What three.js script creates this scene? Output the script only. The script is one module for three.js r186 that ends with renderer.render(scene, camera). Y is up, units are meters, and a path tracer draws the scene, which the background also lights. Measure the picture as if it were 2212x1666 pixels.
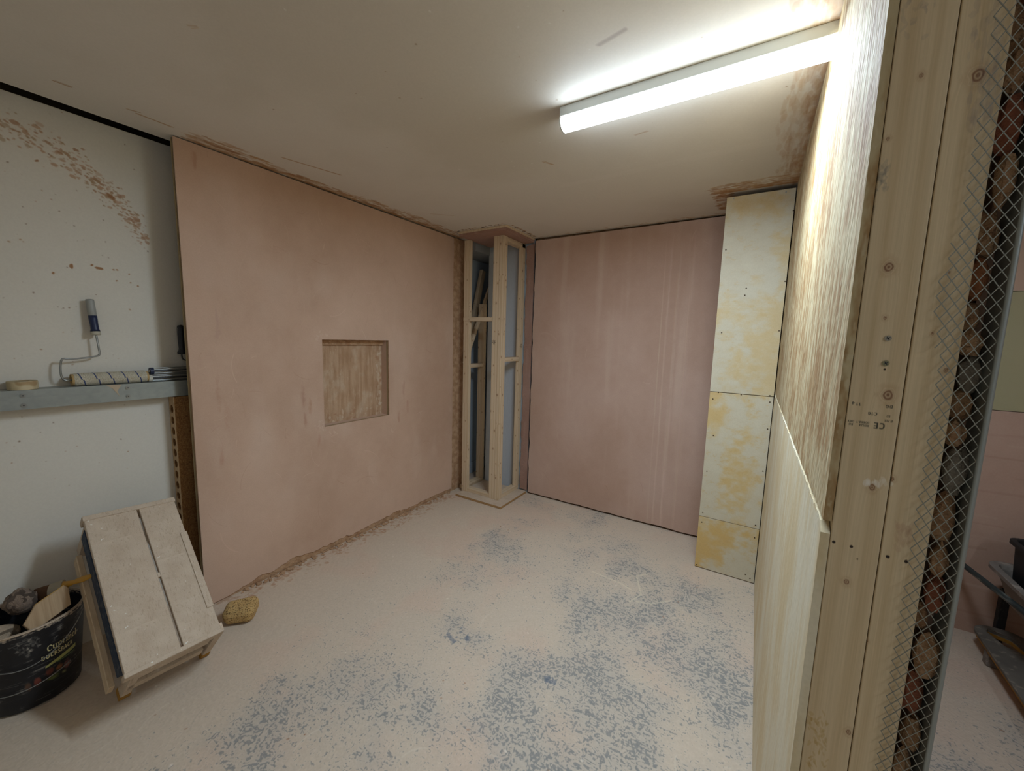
import * as THREE from 'three';
import { mergeGeometries, mergeVertices } from 'three/addons/utils/BufferGeometryUtils.js';
import { RoundedBoxGeometry } from 'three/addons/geometries/RoundedBoxGeometry.js';
import { RectAreaLightUniformsLib } from 'three/addons/lights/RectAreaLightUniformsLib.js';

// ------------------------------------------------------------------ camera, light, exposure
const scene = new THREE.Scene();
scene.background = new THREE.Color(0x000000);
const EYE = 1.493, FOCAL = 842.7;
const camera = new THREE.PerspectiveCamera(2 * Math.atan(833 / FOCAL) * 180 / Math.PI, 2212 / 1666, 0.02, 30);
camera.position.set(0, EYE, 0);
camera.rotation.set(-0.119, 0.5551, 0.0275, 'YXZ');
camera.updateMatrixWorld(true);
const renderer = new THREE.WebGLRenderer({ antialias: true });
renderer.toneMapping = THREE.LinearToneMapping;
renderer.toneMappingExposure = 1.05;
renderer.shadowMap.enabled = true;
RectAreaLightUniformsLib.init();
const LAMP = { x0: -0.735, x1: 0.565, z: -1.515, top: 2.4, bottom: 2.319, color: new THREE.Color(0.66, 0.83, 1.0), down: 256, side: 17 };
const LAMP_NEXT = { x: 1.45, z0: -0.35, z1: 0.85, bottom: 2.319, down: 46, side: 5 };   // the batten in the neighbouring room, out of frame
function battenLights(lamp, centre, length, along) {
  for (const [h, dy, off, aim] of [[0.05, -0.004, 0, [0, -1]], [0.036, 0.022, 0.037, [1, 0]], [0.036, 0.022, -0.037, [-1, 0]]]) {
    const l = new THREE.RectAreaLight(LAMP.color, aim[1] ? lamp.down : lamp.side, length - 0.02, h);
    const side = along === 'x' ? [0, 1] : [1, 0];
    l.position.set(centre[0] + side[0] * off, lamp.bottom + dy, centre[1] + side[1] * off);
    if (along === 'z' && aim[1]) l.up.set(1, 0, 0);
    l.lookAt(l.position.x + side[0] * aim[0], l.position.y + aim[1], l.position.z + side[1] * aim[0]);
    l.name = 'lamp_tube_light'; scene.add(l);
  }
}
battenLights(LAMP, [(LAMP.x0 + LAMP.x1) / 2, LAMP.z], LAMP.x1 - LAMP.x0, 'x');
battenLights(LAMP_NEXT, [LAMP_NEXT.x, (LAMP_NEXT.z0 + LAMP_NEXT.z1) / 2], LAMP_NEXT.z1 - LAMP_NEXT.z0, 'z');

// ------------------------------------------------------------------ helpers
let seedState = 12345;
const rnd = () => { seedState = (seedState * 1664525 + 1013904223) >>> 0; return seedState / 4294967296; };
const rr = (a, b) => a + (b - a) * rnd();
const clamp = (x, a = 0, b = 1) => Math.min(b, Math.max(a, x));
const mixc = (a, b, t) => [a[0] + (b[0] - a[0]) * t, a[1] + (b[1] - a[1]) * t, a[2] + (b[2] - a[2]) * t];
const sstep = (a, b, x) => { const t = clamp((x - a) / (b - a)); return t * t * (3 - 2 * t); };
const PERM = new Float32Array(65536); for (let i = 0; i < 65536; i++) PERM[i] = rnd();
function vnoise(x, y) {
  const xi = Math.floor(x), yi = Math.floor(y); let fx = x - xi, fy = y - yi;
  fx = fx * fx * (3 - 2 * fx); fy = fy * fy * (3 - 2 * fy);
  const h = (a, b) => PERM[((a * 374761) ^ (b * 668265)) & 65535];
  const a = h(xi, yi), b = h(xi + 1, yi), c = h(xi, yi + 1), d = h(xi + 1, yi + 1);
  return a + (b - a) * fx + (c - a) * fy + (a - b - c + d) * fx * fy;
}
function fbm(x, y, o = 4) { let s = 0, a = 0.5, n = 0; for (let i = 0; i < o; i++) { s += a * vnoise(x, y); n += a; a *= 0.5; x = x * 2.03 + 17.3; y = y * 2.03 + 9.1; } return s / n; }

// a pixel of the photograph gives a direction; the plane it is met with gives the distance
function pix(px, py) { return new THREE.Vector3(px - 1106, -(py - 833), -FOCAL).applyEuler(camera.rotation); }
function hit(px, py, axis, value) { const r = pix(px, py), o = axis === 'y' ? EYE : 0, t = (value - o) / r[axis]; return new THREE.Vector3(r.x * t, EYE + r.y * t, r.z * t); }

function texture(w, h, fn, draw, srgb = true) {
  const c = document.createElement('canvas'); c.width = w; c.height = h;
  const ctx = c.getContext('2d');
  if (fn) {
    const img = ctx.createImageData(w, h), d = img.data;
    for (let y = 0, k = 0; y < h; y++) { const v = 1 - (y + 0.5) / h; for (let x = 0; x < w; x++, k += 4) { const q = fn((x + 0.5) / w, v); d[k] = q[0]; d[k + 1] = q[1]; d[k + 2] = q[2]; d[k + 3] = 255; } }
    ctx.putImageData(img, 0, 0);
  }
  if (draw) draw(ctx, w, h);
  const t = new THREE.CanvasTexture(c);
  if (srgb) t.colorSpace = THREE.SRGBColorSpace;
  t.wrapS = t.wrapT = THREE.RepeatWrapping; t.anisotropy = 8;
  return t;
}
const grey = (x) => { const g = clamp(x) * 255; return [g, g, g]; };
function blob(ctx, x, y, rx, ry, rot, style) {           // a ragged splash
  ctx.fillStyle = style; ctx.beginPath();
  const n = 11, c = Math.cos(rot), s = Math.sin(rot);
  for (let i = 0; i < n; i++) { const a = i / n * Math.PI * 2, k = rr(0.65, 1.2), px = Math.cos(a) * rx * k, py = Math.sin(a) * ry * k; ctx[i ? 'lineTo' : 'moveTo'](x + px * c - py * s, y + px * s + py * c); }
  ctx.closePath(); ctx.fill();
}
const std = (o) => new THREE.MeshStandardMaterial({ roughness: 0.9, metalness: 0, ...o });

// box-projected uv: one texture repeat covers su x sv metres, counted from origin
function boxUV(g, su, sv, o = [0, 0, 0], grain) {
  if (!g.attributes.normal) g.computeVertexNormals();
  const p = g.attributes.position, n = g.attributes.normal, uv = new Float32Array(p.count * 2);
  for (let i = 0; i < p.count; i++) {
    const x = p.getX(i) - o[0], y = p.getY(i) - o[1], z = p.getZ(i) - o[2];
    const ax = Math.abs(n.getX(i)), ay = Math.abs(n.getY(i)), az = Math.abs(n.getZ(i));
    let a, b;
    if (grain) { const q = { x, y, z }, rest = ['x', 'y', 'z'].filter((k) => k !== grain); b = q[grain]; a = (ax >= ay && ax >= az ? (grain === 'x' ? q[rest[0]] : q[rest.find((k) => k !== 'x')]) : ay >= az ? q[rest.find((k) => k !== 'y')] : q[rest.find((k) => k !== 'z')]); if (a === undefined) a = q[rest[0]]; }
    else if (ax >= ay && ax >= az) { a = z; b = y; } else if (ay >= az) { a = x; b = z; } else { a = x; b = y; }
    uv[i * 2] = a / su; uv[i * 2 + 1] = b / sv;
  }
  g.setAttribute('uv', new THREE.BufferAttribute(uv, 2));
  return g;
}
function box(x0, x1, y0, y1, z0, z1) { const g = new THREE.BoxGeometry(Math.abs(x1 - x0), Math.abs(y1 - y0), Math.abs(z1 - z0)); g.translate((x0 + x1) / 2, (y0 + y1) / 2, (z0 + z1) / 2); return g; }
function rbox(x0, x1, y0, y1, z0, z1, r = 0.003) { const g = new RoundedBoxGeometry(Math.abs(x1 - x0), Math.abs(y1 - y0), Math.abs(z1 - z0), 2, r); g.translate((x0 + x1) / 2, (y0 + y1) / 2, (z0 + z1) / 2); return g; }
// a sheet standing in a z-y plane: pts are [z, y]; it runs from x to x + t
function sheetX(pts, x, t, holes = []) {
  const s = new THREE.Shape(pts.map(([z, y]) => new THREE.Vector2(-z, y)));
  for (const h of holes) s.holes.push(new THREE.Path(h.map(([z, y]) => new THREE.Vector2(-z, y))));
  const g = new THREE.ExtrudeGeometry(s, { depth: t, bevelEnabled: false, curveSegments: 12 });
  g.rotateY(Math.PI / 2); g.translate(x, 0, 0); return g;
}
// a sheet standing in an x-y plane from z to z + t
function sheetZ(pts, z, t, holes = []) {
  const s = new THREE.Shape(pts.map(([a, b]) => new THREE.Vector2(a, b)));
  for (const h of holes) s.holes.push(new THREE.Path(h.map(([a, b]) => new THREE.Vector2(a, b))));
  const g = new THREE.ExtrudeGeometry(s, { depth: t, bevelEnabled: false, curveSegments: 16 }); g.translate(0, 0, z); return g;
}
function tube(pts, r, seg = 40, rad = 8, tension = 0) {
  const v = pts.map((p) => new THREE.Vector3(...p));
  let curve;
  if (tension) { curve = new THREE.CurvePath(); for (let i = 0; i + 1 < v.length; i++) curve.add(new THREE.LineCurve3(v[i], v[i + 1])); }
  else curve = new THREE.CatmullRomCurve3(v, false, 'centripetal');
  return new THREE.TubeGeometry(curve, seg, r, rad, false);
}
function rod(a, b, r, rad = 10) {                        // a closed round bar from a to b
  const A = new THREE.Vector3(...a), B = new THREE.Vector3(...b), d = B.clone().sub(A);
  const g = new THREE.CylinderGeometry(r, r, d.length(), rad);
  g.applyQuaternion(new THREE.Quaternion().setFromUnitVectors(new THREE.Vector3(0, 1, 0), d.clone().normalize()));
  g.translate((A.x + B.x) / 2, (A.y + B.y) / 2, (A.z + B.z) / 2); return g;
}
function loft(rings, capStart = true, capEnd = true) {   // rings: arrays of [x,y,z], same length, closed
  const n = rings[0].length, pos = [], idx = [];
  for (const r of rings) for (const q of r) pos.push(...q);
  for (let i = 0; i + 1 < rings.length; i++) for (let j = 0; j < n; j++) { const a = i * n + j, b = i * n + (j + 1) % n, c = a + n, d = b + n; idx.push(a, b, d, a, d, c); }
  const cap = (k, flip) => { const r = rings[k], c = [0, 1, 2].map((i) => r.reduce((s, q) => s + q[i], 0) / n), ci = pos.length / 3; pos.push(...c); for (let j = 0; j < n; j++) { const a = k * n + j, b = k * n + (j + 1) % n; flip ? idx.push(ci, b, a) : idx.push(ci, a, b); } };
  if (capStart) cap(0, true); if (capEnd) cap(rings.length - 1, false);
  const g = new THREE.BufferGeometry(); g.setAttribute('position', new THREE.Float32BufferAttribute(pos, 3)); g.setIndex(idx);
  const f = g.toNonIndexed(); f.computeVertexNormals(); boxUV(f, 1, 1); return f;
}
const plain = (g) => { const f = g.index ? g.toNonIndexed() : g; for (const k of Object.keys(f.attributes)) if (!['position', 'normal', 'uv'].includes(k)) f.deleteAttribute(k); return f; };
const merge = (list) => mergeGeometries(list.map(plain));

const used = new Map();
function numbered(name) { const n = used.get(name) ?? 0; used.set(name, n + 1); return n ? `${name}_${String(n).padStart(3, '0')}` : name; }
const BASE = new WeakMap();
function thing(name, label, category, base = [0, 0, 0], group) {
  const o = new THREE.Group(); o.name = numbered(name); o.position.set(...base); o.userData = { label, category };
  if (group) o.userData.group = group;
  BASE.set(o, base); scene.add(o); return o;
}
function structure(name, label, category = 'wall') { const o = thing(name, label, category); o.userData.kind = 'structure'; return o; }
function part(name, geo, material, parent, label) {      // geo in world coordinates
  const b = BASE.get(parent); const g = geo; if (b[0] || b[1] || b[2]) g.translate(-b[0], -b[1], -b[2]);
  const m = new THREE.Mesh(g, material); m.name = name; m.castShadow = m.receiveShadow = true; if (label) m.userData.label = label;
  BASE.set(m, b); parent.add(m); return m;
}
function single(name, geo, material, label, category, base, group) {   // a thing of one mesh
  geo.translate(-base[0], -base[1], -base[2]);
  const m = new THREE.Mesh(geo, material); m.name = numbered(name); m.position.set(...base); m.castShadow = m.receiveShadow = true;
  m.userData = { label, category }; if (group) m.userData.group = group; BASE.set(m, base); scene.add(m); return m;
}

// ------------------------------------------------------------------ the places of things
const XW = -2.59, XP = -2.405, ZB = -3.20, H = 2.4;      // white wall, pink partition face, back wall face, ceiling
const RX = 2.3, ZR = 1.25, XR = 0.115, ZE = -0.79;       // far right wall, rear wall, right partition face, its end
const ZQ = -2.95;                                        // end wall of the neighbouring room

// ------------------------------------------------------------------ surface textures
// floor: pinkish plaster dust over a worn blue-grey screed that shows through in flecks
const FX0 = -2.7, FX1 = 2.4, FZ0 = -4, FZ1 = 1.35;
const fleckSpots = [[-1.22, -2.11, .25], [-1.47, -2.15, .2], [-.88, -2.49, .3], [-.73, -2.74, .2], [-.53, -2.62, .25], [-.25, -2.48, .2], [-.62, -2.03, .38], [-.31, -1.99, .3], [-.21, -1.91, .22], [-.51, -1.93, .3], [-.74, -1.43, .2], [-.63, -1.36, .25], [-.53, -1.43, .2], [-.67, -1.19, .18], [-.61, -1.1, .2], [-1.18, -1.4, .16], [-1.03, -1.41, .12], [-1.04, -1.01, .2], [-1.13, -1.03, .2], [-.18, -2.38, .25], [-.03, -2.25, .22], [.04, -1.8, .22], [-.02, -1.62, .2], [-.3, -1.27, .2], [-.51, -1.12, .2], [-1.37, -.82, .22], [-1.43, -.61, .25], [.02, -2.1, .2], [-1.33, -1.85, .25], [.9, -1.9, .3], [1.05, -2.2, .2], [-1.7, -.9, .2], [-.8, -.8, .3], [-1.1, -.5, .3]];
const floorHeight = document.createElement('canvas'); floorHeight.width = floorHeight.height = 2048;
const floorHeightCtx = floorHeight.getContext('2d'), floorHeightImg = floorHeightCtx.createImageData(2048, 2048);
let floorK = 0;
const floorMap = texture(2048, 2048, (u, v) => {
  const x = FX0 + u * (FX1 - FX0), z = FZ1 - v * (FZ1 - FZ0);
  const wx = x + 0.05 * fbm(x * 5, z * 5, 2), wz = z + 0.05 * fbm(x * 5 + 40, z * 5, 2);
  let dens = 0.28 + 0.34 * sstep(0.48, 0.75, fbm(x * 2.6 + 7, z * 2.6, 4));
  for (const [cx, cz, r] of fleckSpots) { const d = ((wx - cx) ** 2 + (wz - cz) ** 2) / (r * r); if (d < 4) dens += 0.24 * Math.exp(-d * 1.6); }
  const dust = sstep(-2.15, -1.5, x);
  dens = clamp(dens, 0, 0.8) * (0.25 + 0.75 * dust) * (0.6 + 0.8 * fbm(x * 9, z * 9 + 31, 3));
  const worm = 1 - Math.abs(2 * vnoise(x * 98 + 6 * fbm(x * 30, z * 30, 2), z * 98 + 3) - 1), fine = vnoise(x * 210, z * 210 + 11), mid = fbm(x * 120 + 3, z * 120, 2);
  let f = sstep(0.99 - dens * 0.42, 1.09 - dens * 0.42, worm * 0.46 + mid * 0.42 + fine * 0.26);
  const tone = fbm(x * 1.6 + 50, z * 1.6, 4), pink = fbm(x * 4 + 9, z * 4, 3);
  let c = mixc([200, 181, 160], [211, 191, 169], tone);
  c = mixc(c, [208, 180, 158], sstep(0.5, 0.75, pink) * 0.55);
  c = mixc(c, [170, 166, 160], sstep(0.35, 0.9, dens) * 0.35);
  const g = (fine - 0.5) * 7 + (mid - 0.5) * 10;
  c = [c[0] + g, c[1] + g, c[2] + g];
  c = mixc(c, mixc([108, 111, 113], [134, 132, 127], fine), f * 0.68);
  const k = floorK++ * 4; const hgt = clamp(0.7 - f * 0.5 + (fine - 0.5) * 0.25 + (mid - 0.5) * 0.5) * 255;
  floorHeightImg.data[k] = floorHeightImg.data[k + 1] = floorHeightImg.data[k + 2] = hgt; floorHeightImg.data[k + 3] = 255;
  return c;
}, (ctx, w, h) => {
  const X = (x) => (x - FX0) / (FX1 - FX0) * w, Y = (z) => (z - FZ0) / (FZ1 - FZ0) * h;
  for (let i = 0; i < 150; i++) { ctx.strokeStyle = rnd() < 0.7 ? 'rgba(226,210,190,0.3)' : 'rgba(150,138,126,0.18)'; ctx.lineWidth = rr(1, 2.5); const x = X(rr(-2.2, 1.6)), y = Y(rr(-3, 0)), a = rr(0, 6.28), l = rr(4, 26); ctx.beginPath(); ctx.moveTo(x, y); ctx.quadraticCurveTo(x + Math.cos(a) * l, y + Math.sin(a) * l, x + Math.cos(a + 0.5) * l * 1.8, y + Math.sin(a + 0.5) * l * 1.8); ctx.stroke(); }
  for (let i = 0; i < 260; i++) blob(ctx, X(rr(-2.4, 2)), Y(rr(-3, 0.2)), rr(1, 3.2), rr(1, 2.4), rr(0, 6), `rgba(${rnd() < 0.6 ? '228,214,196' : '150,104,76'},${rr(0.3, 0.8)})`);
  for (const [px, py, l] of [[1000, 1370, 26], [975, 1380, 14], [1190, 1470, 10]]) { const q = hit(px, py, 'y', 0); for (let i = 0; i < 9; i++) blob(ctx, X(q.x) + rr(-l, l), Y(q.z) + rr(-l, l) * 0.5, rr(2, 8), rr(2, 5), rr(0, 3), 'rgba(96,106,118,0.45)'); }
  ctx.lineCap = 'round';
  for (const pts of [[[1360, 1300], [1385, 1285], [1375, 1245], [1400, 1240]], [[1375, 1300], [1405, 1305], [1450, 1298]], [[1280, 1235], [1340, 1260], [1365, 1275]]]) { ctx.strokeStyle = 'rgba(222,206,180,0.6)'; ctx.lineWidth = 4; ctx.beginPath(); pts.forEach(([a, b], i) => { const q = hit(a, b, 'y', 0); ctx[i ? 'lineTo' : 'moveTo'](X(q.x), Y(q.z)); }); ctx.stroke(); }
  for (let i = 0; i < 420; i++) { const z = rr(-2.75, -0.85), x = XP + Math.abs(rr(0, 0.1) + rr(-0.04, 0.05)); blob(ctx, X(x), Y(z), rr(1.5, 6), rr(2, 9), rr(0, 3), `rgba(168,118,84,${rr(0.12, 0.4)})`); }
});
floorHeightCtx.putImageData(floorHeightImg, 0, 0);
const floorBump = new THREE.CanvasTexture(floorHeight);
const floorMat = std({ map: floorMap, bumpMap: floorBump, bumpScale: 0.0022, roughness: 0.93 });

// pink finish plaster, with trowel arcs and drying patches
function plasterTexture(w, h, sx, sy, seed, draw, base = [[204, 172, 150], [188, 155, 132]], vert = 0) {
  return texture(w, h, (u, v) => {
    const x = u * sx, y = v * sy;
    const t = fbm(x * 1.3 + seed, y * 1.1 + seed * 2, 5), s = fbm(x * (vert ? 9 : 4.5) + seed * 3, y * (vert ? 0.7 : 2.2), 4), g = (vnoise(x * 320, y * 320) - 0.5) * 5 + (fbm(x * 26, y * 22 + seed, 3) - 0.5) * 5;
    let c = mixc(base[0], base[1], sstep(0.28, 0.72, t));
    c = mixc(c, [212, 186, 168], sstep(0.55, 0.85, s) * 0.35);
    return [c[0] + g, c[1] + g, c[2] + g];
  }, draw);
}
function trowelMarks(ctx, w, h, n, sc) {
  for (let i = 0; i < n; i++) {
    const x = rr(0, w), y = rr(0, h), r = rr(30, 140) * sc, a = rr(0, 6.28);
    ctx.strokeStyle = rnd() < 0.5 ? `rgba(226,196,176,${rr(0.08, 0.28)})` : `rgba(150,108,84,${rr(0.06, 0.2)})`; ctx.lineWidth = rr(1, 3.5) * sc;
    ctx.beginPath(); ctx.arc(x, y, r, a, a + rr(0.3, 1.1)); ctx.stroke();
  }
}
const PZ0 = -2.812, PZ1 = -0.8;                          // the skim on the left partition
const plasterLeft = plasterTexture(1536, 1536, 2.1, 2.4, 3, (ctx, w, h) => {
  trowelMarks(ctx, w, h, 130, 1);
  const X = (z) => (z - PZ0) / 2.1 * w, Y = (y) => h - y / 2.4 * h;
  for (const [px, py, rot, a, ln] of [[655, 855, 1.1, .3, 34], [670, 880, 1.2, .28, 26], [660, 905, 1.3, .2, 20], [872, 840, 1.4, .25, 40], [880, 875, 1.3, .25, 30], [862, 900, -.9, .2, 22], [690, 940, .1, .15, 40], [470, 850, 1, .2, 60], [490, 900, .5, .15, 50], [480, 990, .3, .15, 40], [470, 700, .8, .12, 50], [420, 345, .4, .2, 16]]) { const q = hit(px, py, 'x', XP); for (let i = 0; i < 12; i++) blob(ctx, X(q.z) + rr(-6, 6), Y(q.y) + rr(-ln, ln), rr(3, 10), rr(8, 26), rr(-.3, .3), `rgba(146,100,74,${a * 0.22})`); }
  for (const [px, py] of [[700, 925], [720, 935], [690, 915], [850, 930], [690, 730], [700, 722]]) { const q = hit(px, py, 'x', XP); for (let i = 0; i < 14; i++) blob(ctx, X(q.z) + rr(-24, 24), Y(q.y) + rr(-12, 12), rr(2, 9), rr(2, 6), rr(0, 3), `rgba(216,194,176,${rr(.05, .25)})`); }
});
const plasterLeftMat = std({ map: plasterLeft, roughness: 0.78 });
const plasterBack = plasterTexture(1024, 1024, 1.7, 2.4, 21, (ctx, w, h) => {
  trowelMarks(ctx, w, h, 40, 0.8);
  for (const [px, wd, col] of [[1432, 8, '224,200,180'], [1450, 14, '222,196,180'], [1420, 5, '212,184,164'], [1478, 10, '210,176,160']]) { const q = hit(px, 800, 'z', ZB), x = (q.x + 1.8) / 1.7 * w; for (let i = 0; i < 60; i++) { ctx.fillStyle = `rgba(${col},${rr(0.015, 0.07)})`; ctx.fillRect(x + rr(-wd, wd) * 0.6, rr(0, h), rr(1, wd * 0.7), rr(60, 420)); } }
}, [[196, 165, 148], [183, 149, 129]], 1);
const plasterBackMat = std({ map: plasterBack, roughness: 0.78 });

// rough brown undercoat
const renderMap = texture(512, 512, (u, v) => { const n = fbm(u * 24, v * 24, 5), s = fbm(u * 8 + 3, v * 8, 3), g = vnoise(u * 170, v * 170); let c = mixc([166, 128, 94], [190, 154, 120], sstep(.25, .75, n)); c = mixc(c, [158, 112, 82], sstep(.55, .75, s) * .45); c = mixc(c, [222, 204, 180], sstep(.86, .94, g) * .6); return c; });
const renderBump = texture(512, 512, (u, v) => grey(fbm(u * 40, v * 40, 4) * .7 + vnoise(u * 170, v * 170) * .3), null, false);
const renderMat = std({ map: renderMap, bumpMap: renderBump, bumpScale: 0.006, roughness: 0.95 });
// back of the niche: streaky brown with pale scrapes
const nicheMap = texture(512, 512, (u, v) => { const s = fbm(u * 40, v * 4, 4), n = fbm(u * 7 + 5, v * 5, 4); let c = mixc([170, 134, 102], [190, 158, 128], sstep(.3, .7, s * .6 + n * .4)); c = mixc(c, [204, 184, 162], sstep(.55, .8, fbm(u * 9 + 30, v * 7 + 3, 4)) * .4); return c; }, (ctx, w, h) => {
  for (let i = 0; i < 90; i++) { ctx.strokeStyle = `rgba(226,214,196,${rr(.15, .6)})`; ctx.lineWidth = rr(.8, 2.4); const x = rr(0, w), y = rr(0, h); ctx.beginPath(); ctx.moveTo(x, y); ctx.lineTo(x + rr(-6, 6), y + rr(6, 40)); ctx.stroke(); }
  for (let i = 0; i < 120; i++) { const e = rnd(); const x = e < .5 ? w - rr(0, 50) : rr(0, w), y = e < .5 ? rr(0, h) : h - rr(0, 60); blob(ctx, x, y, rr(2, 12), rr(4, 20), rr(-.3, .3), `rgba(${rnd() < .7 ? '214,198,178' : '160,112,80'},${rr(.15, .5)})`); }
});
const nicheMat = std({ map: nicheMap, bumpMap: renderBump, bumpScale: 0.005, roughness: 0.95 });

// white painted wall with flung plaster
const WZ0 = -3.8, WZ1 = 1.35, WH = 2.64;
const whiteMap = texture(2048, 1024, (u, v) => { const x = u * 5.15, y = v * WH, n = fbm(x * 2, y * 2, 4), g = (vnoise(x * 220, y * 220) - .5) * 5; const c = mixc([214, 207, 194], [222, 216, 205], n); return [c[0] + g, c[1] + g, c[2] + g]; }, (ctx, w, h) => {
  const S = w / (WZ1 - WZ0), X = (z) => (WZ1 - z) * S, Y = (y) => h - y / WH * h;   // u runs towards the back
  const P = (px, py) => { const q = hit(px, py, 'x', XW); return [X(q.z), Y(q.y)]; };
  const arc = [[-60, 250], [0, 268], [60, 290], [110, 315], [150, 342], [190, 378], [222, 405], [252, 432], [278, 462], [298, 495], [310, 520]];
  const cols = ['182,144,114', '170,130,100', '192,156,128', '166,134,100'];
  for (let i = 0; i < 400; i++) {
    const t = Math.pow(rnd(), 0.95) * (arc.length - 1), k = Math.min(arc.length - 2, Math.floor(t)), f = t - k;
    const sp = 16 + 16 * (1 - t / 12); const px = arc[k][0] + (arc[k + 1][0] - arc[k][0]) * f + (rr(-1, 1) + rr(-1, 1)) * sp * .55, py = arc[k][1] + (arc[k + 1][1] - arc[k][1]) * f + (rr(-1, 1) + rr(-1, 1)) * sp * .7;
    const [x, y] = P(px, py), s = rnd() < .2 ? rr(2.2, 4.4) : rr(.8, 2.2);
    blob(ctx, x, y, s * 1.35, s * .8, rr(.1, .7), `rgba(${cols[i % 4]},${rr(.45, .85)})`);
  }
  for (let i = 0; i < 130; i++) { const [x, y] = P(rr(-40, 320), rr(230, 1050)); const s = rr(.4, 1.3); blob(ctx, x, y, s, s * rr(.6, 1.6), rr(0, 3), `rgba(${rnd() < .6 ? '140,118,98' : '168,128,96'},${rr(.4, .9)})`); }
  for (const [px, py, rx, ry, r] of [[154, 575, 2.4, 4, .2], [215, 580, 5.5, 2.2, .1], [199, 573, 1.4, 1.8, .5], [245, 583, 1.4, 1, 0], [253, 583, 1.8, 1.1, 0], [115, 590, 1.4, 1.8, .4], [279, 592, 1, 1, 0], [298, 618, 1.5, 1.1, 0], [282, 611, 1, .8, 0], [252, 607, 1.2, 1, 0], [80, 348, 2.6, 1.2, -.5], [240, 425, 3, 5.5, -.9]]) { const [x, y] = P(px, py); for (let i = 0; i < 3; i++) blob(ctx, x + rr(-.5, .5), y + rr(-.5, .5), rx, ry, r, 'rgba(160,116,80,0.8)'); }
});
const whiteMat = std({ map: whiteMap, roughness: 0.75 });

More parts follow.
